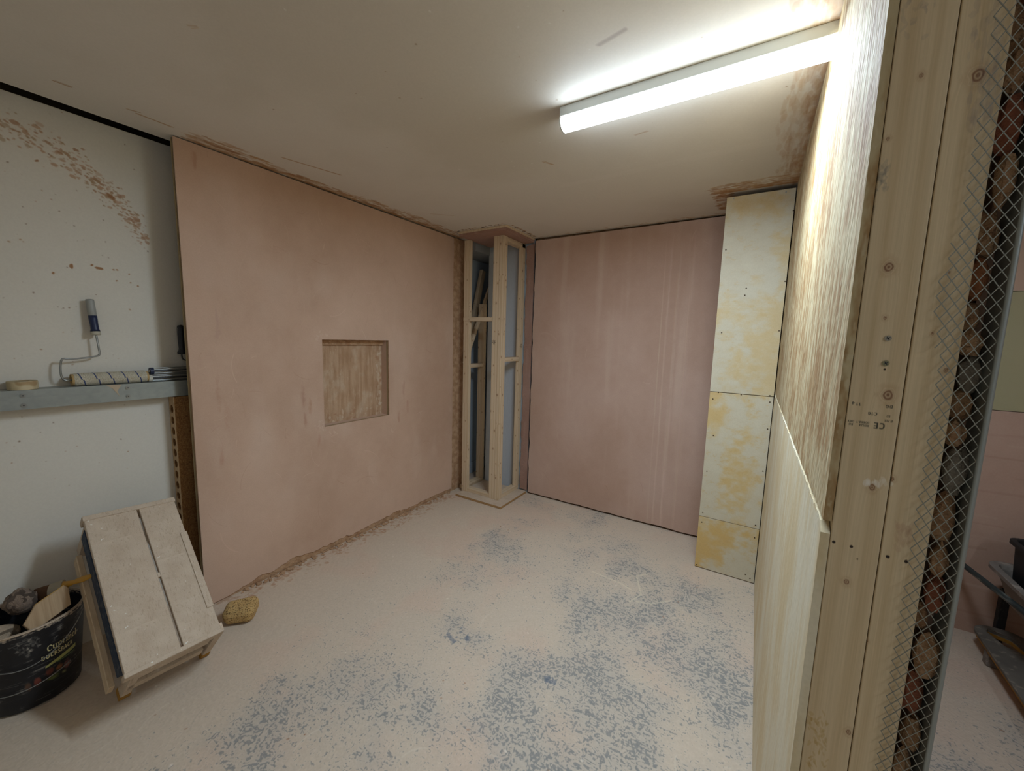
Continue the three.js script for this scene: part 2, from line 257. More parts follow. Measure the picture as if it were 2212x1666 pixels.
// ceiling: off-white board, brown smears where it meets the walls
const CX0 = -2.495, CX1 = RX, CZ0 = ZB - 0.02, CZ1 = ZR;
const ceilingMap = texture(2048, 2048, (u, v) => { const x = u * 4.8, y = v * 4.5, n = fbm(x * 1.4, y * 1.4 + 4, 5), g = (vnoise(x * 240, y * 240) - .5) * 4; const c = mixc([212, 203, 190], [222, 214, 203], sstep(.3, .7, n)); return [c[0] + g, c[1] + g, c[2] + g]; }, (ctx, w, h) => {
  const SX = w / (CX1 - CX0), SZ = h / (CZ1 - CZ0), X = (x) => (x - CX0) * SX, Y = (z) => (z - CZ0) * SZ;
  const P = (px, py) => { const q = hit(px, py, 'y', H); return [X(q.x), Y(q.z)]; };
  const br = (a) => `rgba(${['176,132,92', '150,104,68', '190,150,104', '164,116,70'][Math.floor(rnd() * 4)]},${a})`;
  for (let i = 0; i < 700; i++) { const z = rr(-2.9, -0.85); blob(ctx, X(XP + Math.pow(rnd(), 2.2) * .12 * (0.4 + fbm(z * 5, 2, 2))), Y(z), rr(2, 7), rr(4, 26), rr(-.08, .08), br(rr(.1, .5))); }
  for (let i = 0; i < 620; i++) { const z = rr(-2.8, -0.8); blob(ctx, X(XR - Math.pow(rnd(), 2) * .1 * (0.5 + fbm(z * 6, 8, 2))), Y(z), rr(2, 6), rr(6, 36), rr(-.06, .06), br(rr(.04, .2))); }
  for (let i = 0; i < 260; i++) { const x = rr(-.3, .12); blob(ctx, X(x), Y(-2.76 + Math.pow(rnd(), 2) * .14), rr(4, 20), rr(2, 6), rr(-.06, .06), br(rr(.1, .45))); }
  for (let i = 0; i < 160; i++) blob(ctx, X(-.3 + Math.abs(rr(-.1, .1))), Y(rr(-3.1, -2.72)), rr(2, 10), rr(3, 12), rr(0, 3), br(rr(.1, .5)));
  for (let i = 0; i < 200; i++) { const x = rr(-1.78, -.2); blob(ctx, X(x), Y(ZB + Math.pow(rnd(), 2.5) * .05), rr(3, 14), rr(1.5, 4), rr(-.06, .06), br(rr(.1, .4))); }
  for (let i = 0; i < 150; i++) { const e = rnd() < .5; blob(ctx, X(e ? -1.77 + rr(0, .03) : rr(-2.3, -1.78)), Y(e ? rr(-3.15, -2.75) : -2.71 + rr(0, .03)), rr(2, 6), rr(2, 6), rr(0, 3), rnd() < .2 ? 'rgba(60,40,28,.6)' : br(rr(.15, .5))); }
  const streak = (a, b, wd, al, n = 5) => { const [x0, y0] = P(...a), [x1, y1] = P(...b); ctx.lineCap = 'round'; for (let i = 0; i < n; i++) { ctx.strokeStyle = br(al); ctx.lineWidth = rr(.5, 1) * wd; ctx.beginPath(); ctx.moveTo(x0 + rr(-3, 3), y0 + rr(-3, 3)); ctx.lineTo(x1 + rr(-3, 3), y1 + rr(-3, 3)); ctx.stroke(); } };
  streak([116, 174], [155, 188], 3, .5, 3); streak([275, 235], [300, 242], 3, .4, 3); streak([295, 245], [372, 275], 2.5, .25, 9); streak([412, 57], [428, 59], 3, .3, 2); streak([1172, 349], [1196, 356], 2.5, .5, 3); streak([610, 340], [735, 378], 3, .22, 8); streak([1370, 292], [1400, 283], 4, .12, 5); streak([930, 462], [980, 466], 2, .3, 4);
  // a faint filled joint and scuffs
  ctx.lineCap = 'round';
  for (let i = 0; i < 7; i++) { const [x0, y0] = P(1210, 400 + i), [x1, y1] = P(1690, 295 + i * 2); ctx.strokeStyle = 'rgba(230,224,214,.22)'; ctx.lineWidth = 3; ctx.beginPath(); ctx.moveTo(x0, y0); ctx.lineTo(x1, y1); ctx.stroke(); }
  for (let i = 0; i < 5; i++) { const [x0, y0] = P(1290 + i * 2, 97), [x1, y1] = P(1350, 62 + i); ctx.strokeStyle = 'rgba(150,140,128,.12)'; ctx.lineWidth = 6; ctx.beginPath(); ctx.moveTo(x0, y0); ctx.lineTo(x1, y1); ctx.stroke(); }
  for (let i = 0; i < 46; i++) { const [x, y] = P(rr(500, 1700), rr(10, 460)); blob(ctx, x, y, rr(.8, 2.4), rr(.8, 2.2), rr(0, 3), rnd() < .6 ? 'rgba(232,228,220,.8)' : 'rgba(150,120,92,.5)'); }
});
const ceilingMat = std({ map: ceilingMap, roughness: 0.7 });

// sealed boards: cream with ochre soak-in
function sealedTexture(w, h, sx, sy, seed, amount) {
  return texture(w, h, (u, v) => {
    const x = u * sx + seed, y = v * sy + seed * 1.7, a = fbm(x * 5, y * 3, 5), b = fbm(x * 22, y * 30, 4), e = fbm(x * 60, y * 80, 3);
    let c = mixc([204, 193, 168], [196, 182, 155], b);
    c = mixc(c, [204, 168, 104], sstep(.46, .68, a * .7 + b * .3) * amount);
    c = mixc(c, [198, 164, 110], sstep(.6, .75, e * .6 + b * .4) * .5 * amount);
    const g = (vnoise(x * 300, y * 300) - .5) * 6; return [c[0] + g, c[1] + g, c[2] + g];
  });
}
const sealedMats = [[5, .5], [9, .75], [14, .95]].map(([s, a]) => std({ map: sealedTexture(512, 1024, 0.36, 1.2, s, a), roughness: 0.62 }));
// the near wall: brushed streaks above, smoother below
const roughWall = texture(1024, 1024, (u, v) => {
  const z = u * 2, y = v * 1.2; const s = fbm(z * 62, y * 15, 5), n = fbm(z * 6, y * 4, 4), f = fbm(z * 170, y * 46, 3);
  let c = mixc([194, 175, 136], [150, 113, 68], sstep(.38, .66, s * .55 + n * .3 + f * .15)); c = mixc(c, [204, 192, 160], sstep(.6, .78, f) * .55); return c;
});
const roughWallBump = texture(1024, 1024, (u, v) => { const z = u * 2, y = v * 1.2; return grey(fbm(z * 100, y * 26, 4) * .7 + fbm(z * 240, y * 80, 2) * .3); }, null, false);
const roughWallMat = std({ map: roughWall, bumpMap: roughWallBump, bumpScale: 0.004, roughness: 0.85 });
const smoothWall = texture(1024, 512, (u, v) => { const z = u * 2, y = v * 1.2, n = fbm(z * 5 + 4, y * 3, 4), s = fbm(z * 50, y * 6, 4), g = (vnoise(z * 260, y * 260) - .5) * 8; let c = mixc([224, 212, 184], [214, 192, 150], sstep(.35, .7, n * .6 + s * .4)); return [c[0] + g, c[1] + g, c[2] + g]; });
const smoothWallMat = std({ map: smoothWall, bumpMap: roughWallBump, bumpScale: 0.001, roughness: 0.8 });

// pine
function woodTexture(w, h, sx, sy, seed, tones, knots, draw, fibre = 1) {
  return texture(w, h, (u, v) => {
    let x = u * sx, y = v * sy, dark = 0, ring = 0;
    for (const [kx, ky, r] of knots) { const dx = x - kx, dy = (y - ky) * 0.75; let d = Math.hypot(dx, dy); if (d > r * 6) continue; d *= 0.8 + 0.45 * fbm(x * 160, y * 160, 2); x += dx / (d + 1e-4) * r * 0.9 * Math.exp(-d / (r * 1.6)); if (d < r * 1.05) dark = Math.max(dark, (1 - sstep(r * .5, r * 1.05, d)) * (.62 + .38 * Math.sin(d / r * 15))); else if (d < r * 2) ring = Math.max(ring, .5 * (1 - sstep(r, r * 2, d))); }
    const wv = x * 95 + 5 * fbm(x * 9 + seed, y * 0.9 + seed, 3) + 1.5 * fbm(x * 30, y * 1.5, 2);
    const g = Math.pow(.5 + .5 * Math.sin(wv * 2.1), 2.2), fb = fbm(x * 700, y * 12 + seed, 2), big = fbm(x * 12 + seed * 3, y * 1.2, 3);
    let c = mixc(tones[0], tones[1], clamp(g * .5 + big * .5)); const k = (fb - .5) * 22 * fibre; c = [c[0] + k, c[1] + k, c[2] + k];
    c = mixc(c, [160, 118, 80], ring * .4); return mixc(c, [120, 80, 54], dark * (.7 + .3 * fb));
  }, draw);
}
const knotList = (n, sx, sy, r0, r1) => Array.from({ length: n }, () => [rr(0, sx), rr(0, sy), rr(r0, r1)]);
const pineTones = [[214, 192, 162], [196, 168, 134]];
const pineMats = [1, 2, 3].map((s) => std({ map: woodTexture(256, 1024, .26, 1.3, s * 7, pineTones, knotList(36, .26, 1.3, .0028, .009)), roughness: .75 }));
const dustyWoodMat = std({ map: texture(512, 512, (u, v) => { const n = fbm(u * 9, v * 9, 5), f = fbm(u * 90, v * 30, 3), g = vnoise(u * 200, v * 200); let c = mixc([192, 170, 147], [212, 193, 171], n); c = mixc(c, [160, 134, 110], sstep(.58, .85, f) * .35); c = mixc(c, [226, 220, 208], sstep(.93, .98, g) * .7); return c; }, (ctx, w, h) => { for (let i = 0; i < 26; i++) blob(ctx, rr(0, w), rr(0, h), rr(1, 5), rr(1, 4), rr(0, 3), 'rgba(238,236,228,.85)'); }), bumpMap: renderBump, bumpScale: .002, roughness: .9 });
const chipMat = std({ map: texture(256, 256, (u, v) => { const n = vnoise(u * 60, v * 60), f = vnoise(u * 120, v * 24); let c = mixc([150, 112, 70], [196, 158, 108], n); return mixc(c, [116, 82, 50], sstep(.7, .9, f) * .6); }), bumpMap: renderBump, bumpScale: .002, roughness: .9 });
const blueBoardMat = std({ map: texture(128, 256, (u, v) => { const n = fbm(u * 8, v * 16, 4), s = sstep(.55, .7, fbm(u * 20 + 4, v * 30, 3)); return mixc(mixc([24, 38, 58], [40, 58, 82], n), [150, 138, 122], s * .35); }), roughness: .7 });
const greyBoardMat = std({ map: texture(256, 256, (u, v) => { const n = fbm(u * 5, v * 5, 4), g = (vnoise(u * 120, v * 120) - .5) * 6; const c = mixc([182, 186, 190], [194, 196, 198], n); return [c[0] + g, c[1] + g, c[2] + g]; }), roughness: .85 });
const palePaintMat = std({ map: texture(256, 256, (u, v) => { const n = fbm(u * 5, v * 5, 4); return mixc([186, 196, 206], [204, 212, 220], n); }), roughness: .8 });
const galvMat = std({ map: texture(512, 128, (u, v) => { const n = fbm(u * 30, v * 8, 4), s = fbm(u * 6, v * 3, 3); return mixc([138, 144, 142], [168, 172, 168], n * .5 + s * .5); }), metalness: .55, roughness: .42 });
const steelMat = std({ color: 0x9a9c9a, metalness: .85, roughness: .35 });
const darkSteelMat = std({ color: 0x4c4e50, metalness: .8, roughness: .4 });

// ------------------------------------------------------------------ the room shell
const floor = structure('floor', 'dusty pinkish beige concrete floor with worn blue-grey flecks', 'floor');
{ const g = box(FX0, FX1, -0.1, 0, FZ0, FZ1), p = g.attributes.position, uv = g.attributes.uv; for (let i = 0; i < p.count; i++) uv.setXY(i, (p.getX(i) - FX0) / (FX1 - FX0), (FZ1 - p.getZ(i)) / (FZ1 - FZ0)); part('screed', g, floorMat, floor); }

const ceiling = structure('ceiling', 'off-white boarded ceiling smeared brown along its edges', 'ceiling');
{ const g = box(CX0, CX1, H, H + 0.025, CZ0, CZ1), p = g.attributes.position, uv = g.attributes.uv; for (let i = 0; i < p.count; i++) uv.setXY(i, (p.getX(i) - CX0) / (CX1 - CX0), (CZ1 - p.getZ(i)) / (CZ1 - CZ0)); part('ceiling_board', g, ceilingMat, ceiling); }
part('slab', box(-3.1, 2.45, WH, WH + 0.1, FZ0, 1.4), std({ color: 0x9c948a }), ceiling);

const wallWhite = structure('wall_left', 'white painted wall spattered with an arc of brown plaster');
{ const g = box(XW - 0.12, XW, 0, 2.407, WZ0, WZ1), p = g.attributes.position, uv = g.attributes.uv; for (let i = 0; i < p.count; i++) uv.setXY(i, (WZ1 - p.getZ(i)) / (WZ1 - WZ0), p.getY(i) / WH); part('painted_face', g, whiteMat, wallWhite); }
part('wall_head', box(-3.1, -3.0, 2.3, WH, WZ0, WZ1), std({ color: 0x9c8e7c, roughness: 1 }), wallWhite);
part('wall_ledge', box(-3.0, XW - .12, 2.3, 2.407, WZ0, WZ1), std({ color: 0x9c8e7c, roughness: 1 }), wallWhite);
part('painted_patch', box(XW, XW + 0.004, 0.12, 2.3, -3.72, -2.95), palePaintMat, wallWhite, 'pale blue-grey painted patch inside the stud frame');
const skirt = structure('baseboard_left', 'pale blue-grey skirting board on the wall behind the corner stud frame', 'skirting');
part('skirting_board', merge([box(XW, XW + 0.016, 0, 0.1, -3.72, -2.95), box(XW, XW + 0.01, 0.1, 0.118, -3.72, -2.95)]), palePaintMat, skirt);

// left partition: skim with a ragged foot over a brown undercoat, and a square niche
const partition = structure('wall_left_partition', 'pink plastered partition with a small square niche and ragged foot');
const N = { z0: -2.06, z1: -1.515, y0: 0.873, y1: 1.455, d: 0.085 };
const nicheHole = [[N.z0, N.y0], [N.z0, N.y1], [N.z1, N.y1], [N.z1, N.y0]];
{
  const pts = [[PZ1, 2.394], [PZ1 - 0.004, 1.2], [PZ1, 0.008]];
  for (let z = PZ1 - 0.02; z > PZ0; z -= rr(0.012, 0.03)) { const k = sstep(-0.88, -1.1, z); pts.push([z, 0.008 + k * (0.016 + 0.036 * fbm(z * 7, 3, 3) + rr(-0.007, 0.007)) * (z < -2.2 ? 0.7 : 1)]); }
  pts.push([PZ0, 0.02]);
  for (let y = 0.1; y < 2.38; y += 0.06) pts.push([PZ0 + rr(-0.004, 0.004), y]);
  pts.push([PZ0, 2.386]);
  const g = sheetX(pts, XP - 0.006, 0.006, [nicheHole]), p = g.attributes.position, uv = g.attributes.uv;
  for (let i = 0; i < p.count; i++) uv.setXY(i, (p.getZ(i) - PZ0) / 2.1, p.getY(i) / 2.4);
  part('plaster_skim', g, plasterLeftMat, partition);
  part('undercoat', boxUV(sheetX([[PZ1 - 0.003, 2.392], [PZ1 - 0.003, 0], [-2.985, 0], [-2.985, 2.392]], XP - 0.012, 0.0055, [nicheHole]), .7, .7), renderMat, partition, 'rough brown undercoat showing beside and under the skim');
  part('backing_board', boxUV(sheetX([[PZ1, 2.392], [PZ1, 0], [-2.985, 0], [-2.985, 2.392]], XP - 0.029, 0.0145, [nicheHole]), .7, .7), std({ color: 0xa08b68, roughness: .9 }), partition);
  const nx = XP - N.d;
  part('niche_back', (() => { const q = box(nx - 0.012, nx, N.y0 - .02, N.y1 + .02, N.z0 - .02, N.z1 + .02), pp = q.attributes.position, u2 = q.attributes.uv; for (let i = 0; i < pp.count; i++) u2.setXY(i, (N.z1 - pp.getZ(i)) / .545, (pp.getY(i) - N.y0) / .582); return q; })(), nicheMat, partition, 'rough scraped brown back of the niche');
  part('niche_reveal', boxUV(merge([box(nx, XP - .029, N.y0 - .012, N.y1 + .012, N.z0 - .012, N.z0), box(nx, XP - .029, N.y0 - .012, N.y1 + .012, N.z1, N.z1 + .012), box(nx, XP - .029, N.y1, N.y1 + .012, N.z0, N.z1), box(nx, XP - .029, N.y0 - .012, N.y0, N.z0, N.z1)]), 2.1, 2.4), plasterLeftMat, partition);
  part('niche_upper_ledge', boxUV(box(nx, nx + .022, N.y1 - .035, N.y1, N.z0, N.z1), .7, .7), renderMat, partition);
  // crumbs of undercoat along the foot
  const crumbs = []; for (let i = 0; i < 170; i++) { const z = rr(-2.76, -0.95), s = rr(.004, .013); const c = new THREE.IcosahedronGeometry(s, 0); c.scale(1, rr(.5, .9), rr(.8, 1.8)); c.rotateY(rr(0, 3)); c.translate(XP + .002 + Math.pow(rnd(), 2) * .03, s * .35, z); crumbs.push(c); }
  const cm = part('undercoat_crumbs', boxUV(merge(crumbs), .7, .7), renderMat, partition); cm.userData.kind = 'stuff';
  part('stud', boxUV(rbox(-2.53, -2.437, 0, 2.39, -1.08, -1.04), .26, 1.3, [0, 0, 0], 'y'), pineMats[0], partition);
  part('stud', boxUV(rbox(-2.53, -2.437, 0, 2.39, -2.44, -2.40), .26, 1.3, [0, 0, 0], 'y'), pineMats[1], partition);
}

// back wall
const wallBack = structure('wall_back', 'dull pink plastered back wall standing clear of the floor');
{
  const pts = [[-1.772, 2.378], [-0.16, 2.389], [-0.16, 0.016]];
  for (let x = -.2; x > -1.76; x -= .05) pts.push([x, 0.018 + rr(-.003, .004)]);
  pts.push([-1.772, 0.02]); for (let y = .06; y < 2.36; y += .05) pts.push([-1.772 + rr(-.005, .005), y]);
  const g = sheetZ(pts, ZB - .012, .012), p = g.attributes.position, uv = g.attributes.uv;
  for (let i = 0; i < p.count; i++) uv.setXY(i, (p.getX(i) + 1.8) / 1.7, p.getY(i) / 2.4);
  part('plaster_skim', g, plasterBackMat, wallBack);
  part('backing_board', boxUV(box(-1.765, -.165, .03, 2.37, ZB - .0245, ZB - .0122), .7, .7), std({ color: 0xa08b68, roughness: .9 }), wallBack);
  part('masonry', boxUV(merge([box(-1.79, .2, 0, 2.62, -3.4, ZB - .06)]), .7, .7), std({ map: renderMap, roughness: 1 }), wallBack);
  const e = [[-1.79, 2.36], [-1.79, 0.03]]; for (let y = .03; y < 2.36; y += .035) e.push([-1.872 + rr(-.006, .006) + .012 * fbm(y * 6, 5, 2), y]);
  part('undercoat_strip', boxUV(sheetZ(e, ZB - .02, .012), .7, .7), std({ map: plasterBack, color: 0xd6cccc, bumpMap: renderBump, bumpScale: .003 }), wallBack, 'mauve-brown strip of undercoat beside the stud frame');
  part('plasterboard', box(-2.31, -1.80, 0, 2.40, -3.245, -3.232), greyBoardMat, wallBack, 'bare grey plasterboard behind the stud frame');
}
// the dark void behind the corner frame
const wallVoid = structure('wall_void', 'dark masonry closing the void behind the corner stud frame');
part('masonry', merge([box(XW, -1.79, 0, 2.62, -3.84, -3.74), box(-2.315, -2.30, 0, 2.62, -3.74, -3.245)]), std({ color: 0x9a9c9e, roughness: 1 }), wallVoid);
part('lintel', box(XW + .004, -2.30, 2.30, 2.62, -3.74, -3.0), std({ color: 0x9a9a98, roughness: 1 }), wallVoid);

// right partition, with the lamp running through a notch under the ceiling
const wallRight = structure('wall_right', 'cream sealed partition ending in two bare pine studs');
{
  const nz0 = LAMP.z - .04, nz1 = LAMP.z + .04, ny = LAMP.bottom - .008;
  const up = [[ZE, 1.213]]; for (let z = ZE - .012; z > -2.76; z -= .03) up.push([z, 1.213 + rr(-.0015, .0015)]);
  up.push([-2.766, 1.213], [-2.766, 2.396], [nz0, 2.396], [nz0, ny], [nz1, ny], [nz1, 2.396], [ZE, 2.396]);
  const g = sheetX(up, XR + .0012, .0113), gl = (() => { const lo = [[ZE + .001, 0.006]]; lo.push([-2.766, .006], [-2.766, 1.205]); for (let z = -2.74; z < ZE - .01; z += .014) lo.push([z, 1.207 + rr(-.004, .004)]); lo.push([ZE + .001, 1.192]); return sheetX(lo, XR, .0125); })();
  part('board', boxUV(g, 2, 1.2, [0, 1.2, -2.77]), roughWallMat, wallRight, 'upper board brushed with rough ochre streaks');
  part('board', boxUV(gl, 2, 1.2, [0, 0, -2.77]), smoothWallMat, wallRight, 'smoother cream lower board');
  part('core', sheetX([[ZE - .07, .0], [-2.9, 0], [-2.9, 2.396], [nz0, 2.396], [nz0, ny], [nz1, ny], [nz1, 2.396], [ZE - .07, 2.396]], XR + .0125, .135), std({ color: 0x9a8468, roughness: .95 }), wallRight);
  part('far_board', sheetX([[ZE - .05, .0], [ZQ, 0], [ZQ, 2.396], [nz0, 2.396], [nz0, ny], [nz1, ny], [nz1, 2.396], [ZE - .05, 2.396]], XR + .148, .012), std({ map: plasterBack, roughness: .85 }), wallRight);
  // bare end studs
  const K = (list, x0) => list.map(([px, py, r]) => { const q = hit(px, py, 'z', ZE); return [q.x - x0, q.y, r]; });
  const studTex = (x0, x1, seed, knots, extra) => woodTexture(256, 2048, x1 - x0, 2.4, seed, [[216, 194, 158], [198, 172, 132]], knots, (ctx, w, h) => {
    const P = (px, py) => { const q = hit(px, py, 'z', ZE); return [(q.x - x0) / (x1 - x0) * w, h - q.y / 2.4 * h]; };
    extra(ctx, P, w / (x1 - x0), h / 2.4);
  }, .7);
  const SX0 = .1285, SX1 = .189, SX2 = .24;
  const leftTex = studTex(SX0, SX1, 4, K([[1920, 577, .0075], [1912, 687, .003], [1918, 853, .0085], [1990, 163, .004], [1918, 300, .003], [1884, 1053, .006], [1828, 1257, .005], [1833, 1582, .005]], SX0), (ctx, P, sx, sy) => {
    const hole = (px, py, r = .0022) => { const [x, y] = P(px, py); ctx.fillStyle = 'rgba(30,18,10,.95)'; ctx.beginPath(); ctx.ellipse(x, y, r * sx, r * sy, 0, 0, 6.3); ctx.fill(); };
    hole(1801, 1171); hole(1839, 1181); hole(1911, 798, .0014); hole(1852, 1208, .001);
    const smear = (px, py, rx, ry, col, n) => { for (let i = 0; i < n; i++) { const [x, y] = P(px + rr(-rx, rx), py + rr(-ry, ry)); blob(ctx, x, y, rr(.001, .005) * sx, rr(.002, .006) * sy, rr(-.3, .3), col); } };
    smear(1890, 1043, 22, 4, 'rgba(232,224,208,.35)', 18); smear(1985, 20, 40, 60, 'rgba(120,112,112,.12)', 26); smear(1900, 380, 16, 28, 'rgba(92,92,96,.14)', 40); smear(1880, 440, 10, 30, 'rgba(92,92,96,.12)', 26); smear(1765, 1600, 22, 60, 'rgba(150,104,20,.16)', 50); smear(1780, 1080, 16, 30, 'rgba(150,110,30,.1)', 26);
    // the grading stamp, upside down
    const [x, y] = P(1881, 905); ctx.save(); ctx.translate(x, y); ctx.scale(sx / 4000, sy / 4000); ctx.rotate(Math.PI); ctx.fillStyle = 'rgba(44,40,32,.82)'; ctx.textAlign = 'left';
    ctx.font = 'bold 46px sans-serif'; ctx.fillText('CE', -70, -22); ctx.font = 'bold 26px sans-serif'; ctx.fillText('C16', -28, 42); ctx.font = 'bold 17px sans-serif'; ctx.fillText('80524', 4, -40); ctx.fillText('00884-1', 4, -22); ctx.fillText('KD', 78, -40); ctx.fillText('DRY', 74, -22); ctx.font = 'bold 24px sans-serif'; ctx.fillText('DG', -92, 92); ctx.fillText('11', 52, 94); ctx.fillText('4', 84, 96); ctx.font = 'bold 14px sans-serif'; ctx.fillText('W.PIR', -102, 6); ctx.fillText('ED', -86, 34);
    ctx.restore();
  });
  const rightTex = studTex(SX1, SX2, 31, K([[2112, 162, .0095], [2030, 228, .006], [2043, 800, .004], [2013, 721, .0025], [1985, 588, .002], [2050, 588, .002], [1870, 1385, .003], [1925, 1035, .004]], SX1), (ctx, P, sx, sy) => {
    const hole = (px, py, r = .0024) => { const [x, y] = P(px, py); ctx.fillStyle = 'rgba(30,18,10,.95)'; ctx.beginPath(); ctx.ellipse(x, y, r * sx, r * sy, 0, 0, 6.3); ctx.fill(); };
    hole(1916, 1203); hole(1957, 1214);
    for (let i = 0; i < 26; i++) { const [x, y] = P(1955 + rr(-22, 14), 1160 + rr(-28, 34)); blob(ctx, x, y, .003 * sx, .006 * sy, rr(-.3, .3), 'rgba(186,150,120,.3)'); }
    for (let i = 0; i < 14; i++) { const [x, y] = P(1913 + rr(-10, 10), 1044 + rr(-4, 4)); blob(ctx, x, y, .003 * sx, .003 * sy, 0, 'rgba(232,224,208,.4)'); }
    for (let i = 0; i < 40; i++) { const [x, y] = P(2110 + rr(-20, 60), 60 + rr(-60, 200)); blob(ctx, x, y, rr(.001, .006) * sx, rr(.004, .02) * sy, rr(-.1, .1), 'rgba(110,106,110,.1)'); }
  });
  for (const [a, b, t, dz] of [[SX0, SX1, leftTex, 0], [SX1 + .0012, SX2, rightTex, -.0008]]) {
    const s = rbox(a, b, 0, 2.395, ZE - .07, ZE + dz, .0018), p = s.attributes.position, uv = s.attributes.uv; for (let i = 0; i < p.count; i++) uv.setXY(i, (p.getX(i) - a) / (b - a), p.getY(i) / 2.4);
    const m = part('stud', s, std({ map: t, roughness: .72 }), wallRight, 'bare pine stud at the end of the wall');
    if (t === leftTex) for (const [px, py, dark] of [[1918, 731, 0], [1913, 785, 1]]) {
      const q = hit(px, py, 'z', ZE); const head = new THREE.CylinderGeometry(.0042, .0036, .0016, 20); head.rotateX(Math.PI / 2); head.translate(q.x, q.y, ZE + .0006);
      part('screw_head', head, std({ color: dark ? 0x8c8462 : 0xa09684, metalness: .35, roughness: .5 }), m);
      const cr = merge([box(q.x - .0028, q.x + .0028, q.y - .0006, q.y + .0006, ZE + .0012, ZE + .0017), box(q.x - .0006, q.x + .0006, q.y - .0028, q.y + .0028, ZE + .0012, ZE + .0017)]); cr.translate(-q.x, -q.y, 0); cr.rotateZ(.6); cr.translate(q.x, q.y, 0); part('screw_slot', cr, darkSteelMat, m);
    }
  }
  // rubble in the gap beside the studs
  for (let i = 0, y = .02; y < 2.36; i++) { const h = rr(.03, .075), c = new THREE.IcosahedronGeometry(1, 1); const p = c.attributes.position; for (let k = 0; k < p.count; k++) { const f = .75 + .5 * vnoise(p.getX(k) * 2 + i * 7, p.getY(k) * 2 + p.getZ(k) * 3); p.setXYZ(k, p.getX(k) * f, p.getY(k) * f, p.getZ(k) * f); } c.scale(rr(.009, .015), h * .55, .014); c.translate(rr(.25, .264), y + h / 2, ZE - rr(.018, .04)); c.computeVertexNormals(); boxUV(c, .3, .3); part('rubble', c, i % 3 ? renderMat : std({ color: [0x9a6048, 0x8d8478, 0xa06a48][i % 5 % 3], roughness: 1, bumpMap: renderBump, bumpScale: .004 }), wallRight); y += h * 1.05; }
}
const bead = thing('mesh_angle_bead', 'galvanised expanded-mesh angle bead fixed beside the bare pine end studs', 'angle bead', [.272, 0, ZE + .006]);
{
  const bars = [], W = .0128, T = .0205, zf = ZE + .0052; let flip = 0;
  const bar = (a, b) => { const dx = b[0] - a[0], dy = b[1] - a[1], L = Math.hypot(dx, dy); const g = new THREE.BoxGeometry(L, .0011, .0006); g.rotateZ(Math.atan2(dy, dx)); g.rotateX(0); g.translate((a[0] + b[0]) / 2, (a[1] + b[1]) / 2, zf + Math.sin(a[1] * 9 + a[0] * 40) * .0012 + (a[0] < .235 ? .001 : 0)); bars.push(g); };
  const edge = (y) => .2165 + .004 * Math.sin(y * 7) + .003 * Math.sin(y * 23);
  for (let y = .01; y < 2.385; y += T) for (let k = 0; k < 5; k++) { const x = .2705 - k * W; for (const s of [-1, 1]) { const a = [x, y], b = [x - W / 2, y + s * T / 2], c = [x - W, y]; if (b[0] > edge(y)) { bars.push; bar(a, b); if (c[0] > edge(y) - .004) bar(b, c); } } }
  part('mesh_wing', merge(bars), std({ color: 0x8d8b80, metalness: .6, roughness: .5 }), bead);
  part('nose', rod([.2735, .0, ZE + .005], [.2735, 2.39, ZE + .005], .0032, 12), galvMat, bead);
  part('return_wing', box(.2728, .2736, 0, 2.39, ZE - .05, ZE + .004), galvMat, bead);
}

// the neighbouring room seen past the studs
const wallNext = structure('wall_right_back', 'end wall of the next room, pink plaster below a greenish board');
{
  const mk = (y0, y1, t, m, nm, lb) => part(nm, boxUV(box(XR + .15, RX, y0, y1, ZQ - .1, ZQ + t), 1.7, 2.4), m, wallNext, lb);
  mk(0, 1.2, .003, std({ map: plasterTexture(512, 512, 1.7, 2.4, 60, (c, w, h) => { for (let i = 0; i < 160; i++) { c.strokeStyle = `rgba(${rnd() < .5 ? '150,112,92' : '214,186,168'},${rr(.06, .22)})`; c.lineWidth = rr(1, 3); const x = rr(0, w), y = rr(0, h); c.beginPath(); c.moveTo(x, y); c.lineTo(x + rr(40, 160), y + rr(-4, 4)); c.stroke(); } }, [[196, 164, 144], [184, 150, 130]]), roughness: .85 }), 'board', 'pink plastered lower board');
  mk(1.203, 1.79, 0, std({ map: texture(256, 256, (u, v) => { const n = fbm(u * 6, v * 6, 4); return mixc([168, 160, 122], [178, 170, 134], n); }), roughness: .9 }), 'board', 'bare greenish moisture board');
  mk(1.793, H, .001, std({ color: 0xc2a58f }), 'board');
}
const wallFarRight = structure('wall_far_right', 'plain plastered wall of the next room'); part('plaster', box(RX, RX + .1, 0, WH, FZ0, ZR + .1), std({ color: 0xc4a890 }), wallFarRight);
const wallRear = structure('wall_rear', 'plain cream wall behind the camera'); part('plaster', box(-3.1, RX + .1, 0, WH, ZR, ZR + .1), std({ color: 0xe4e0d6 }), wallRear);

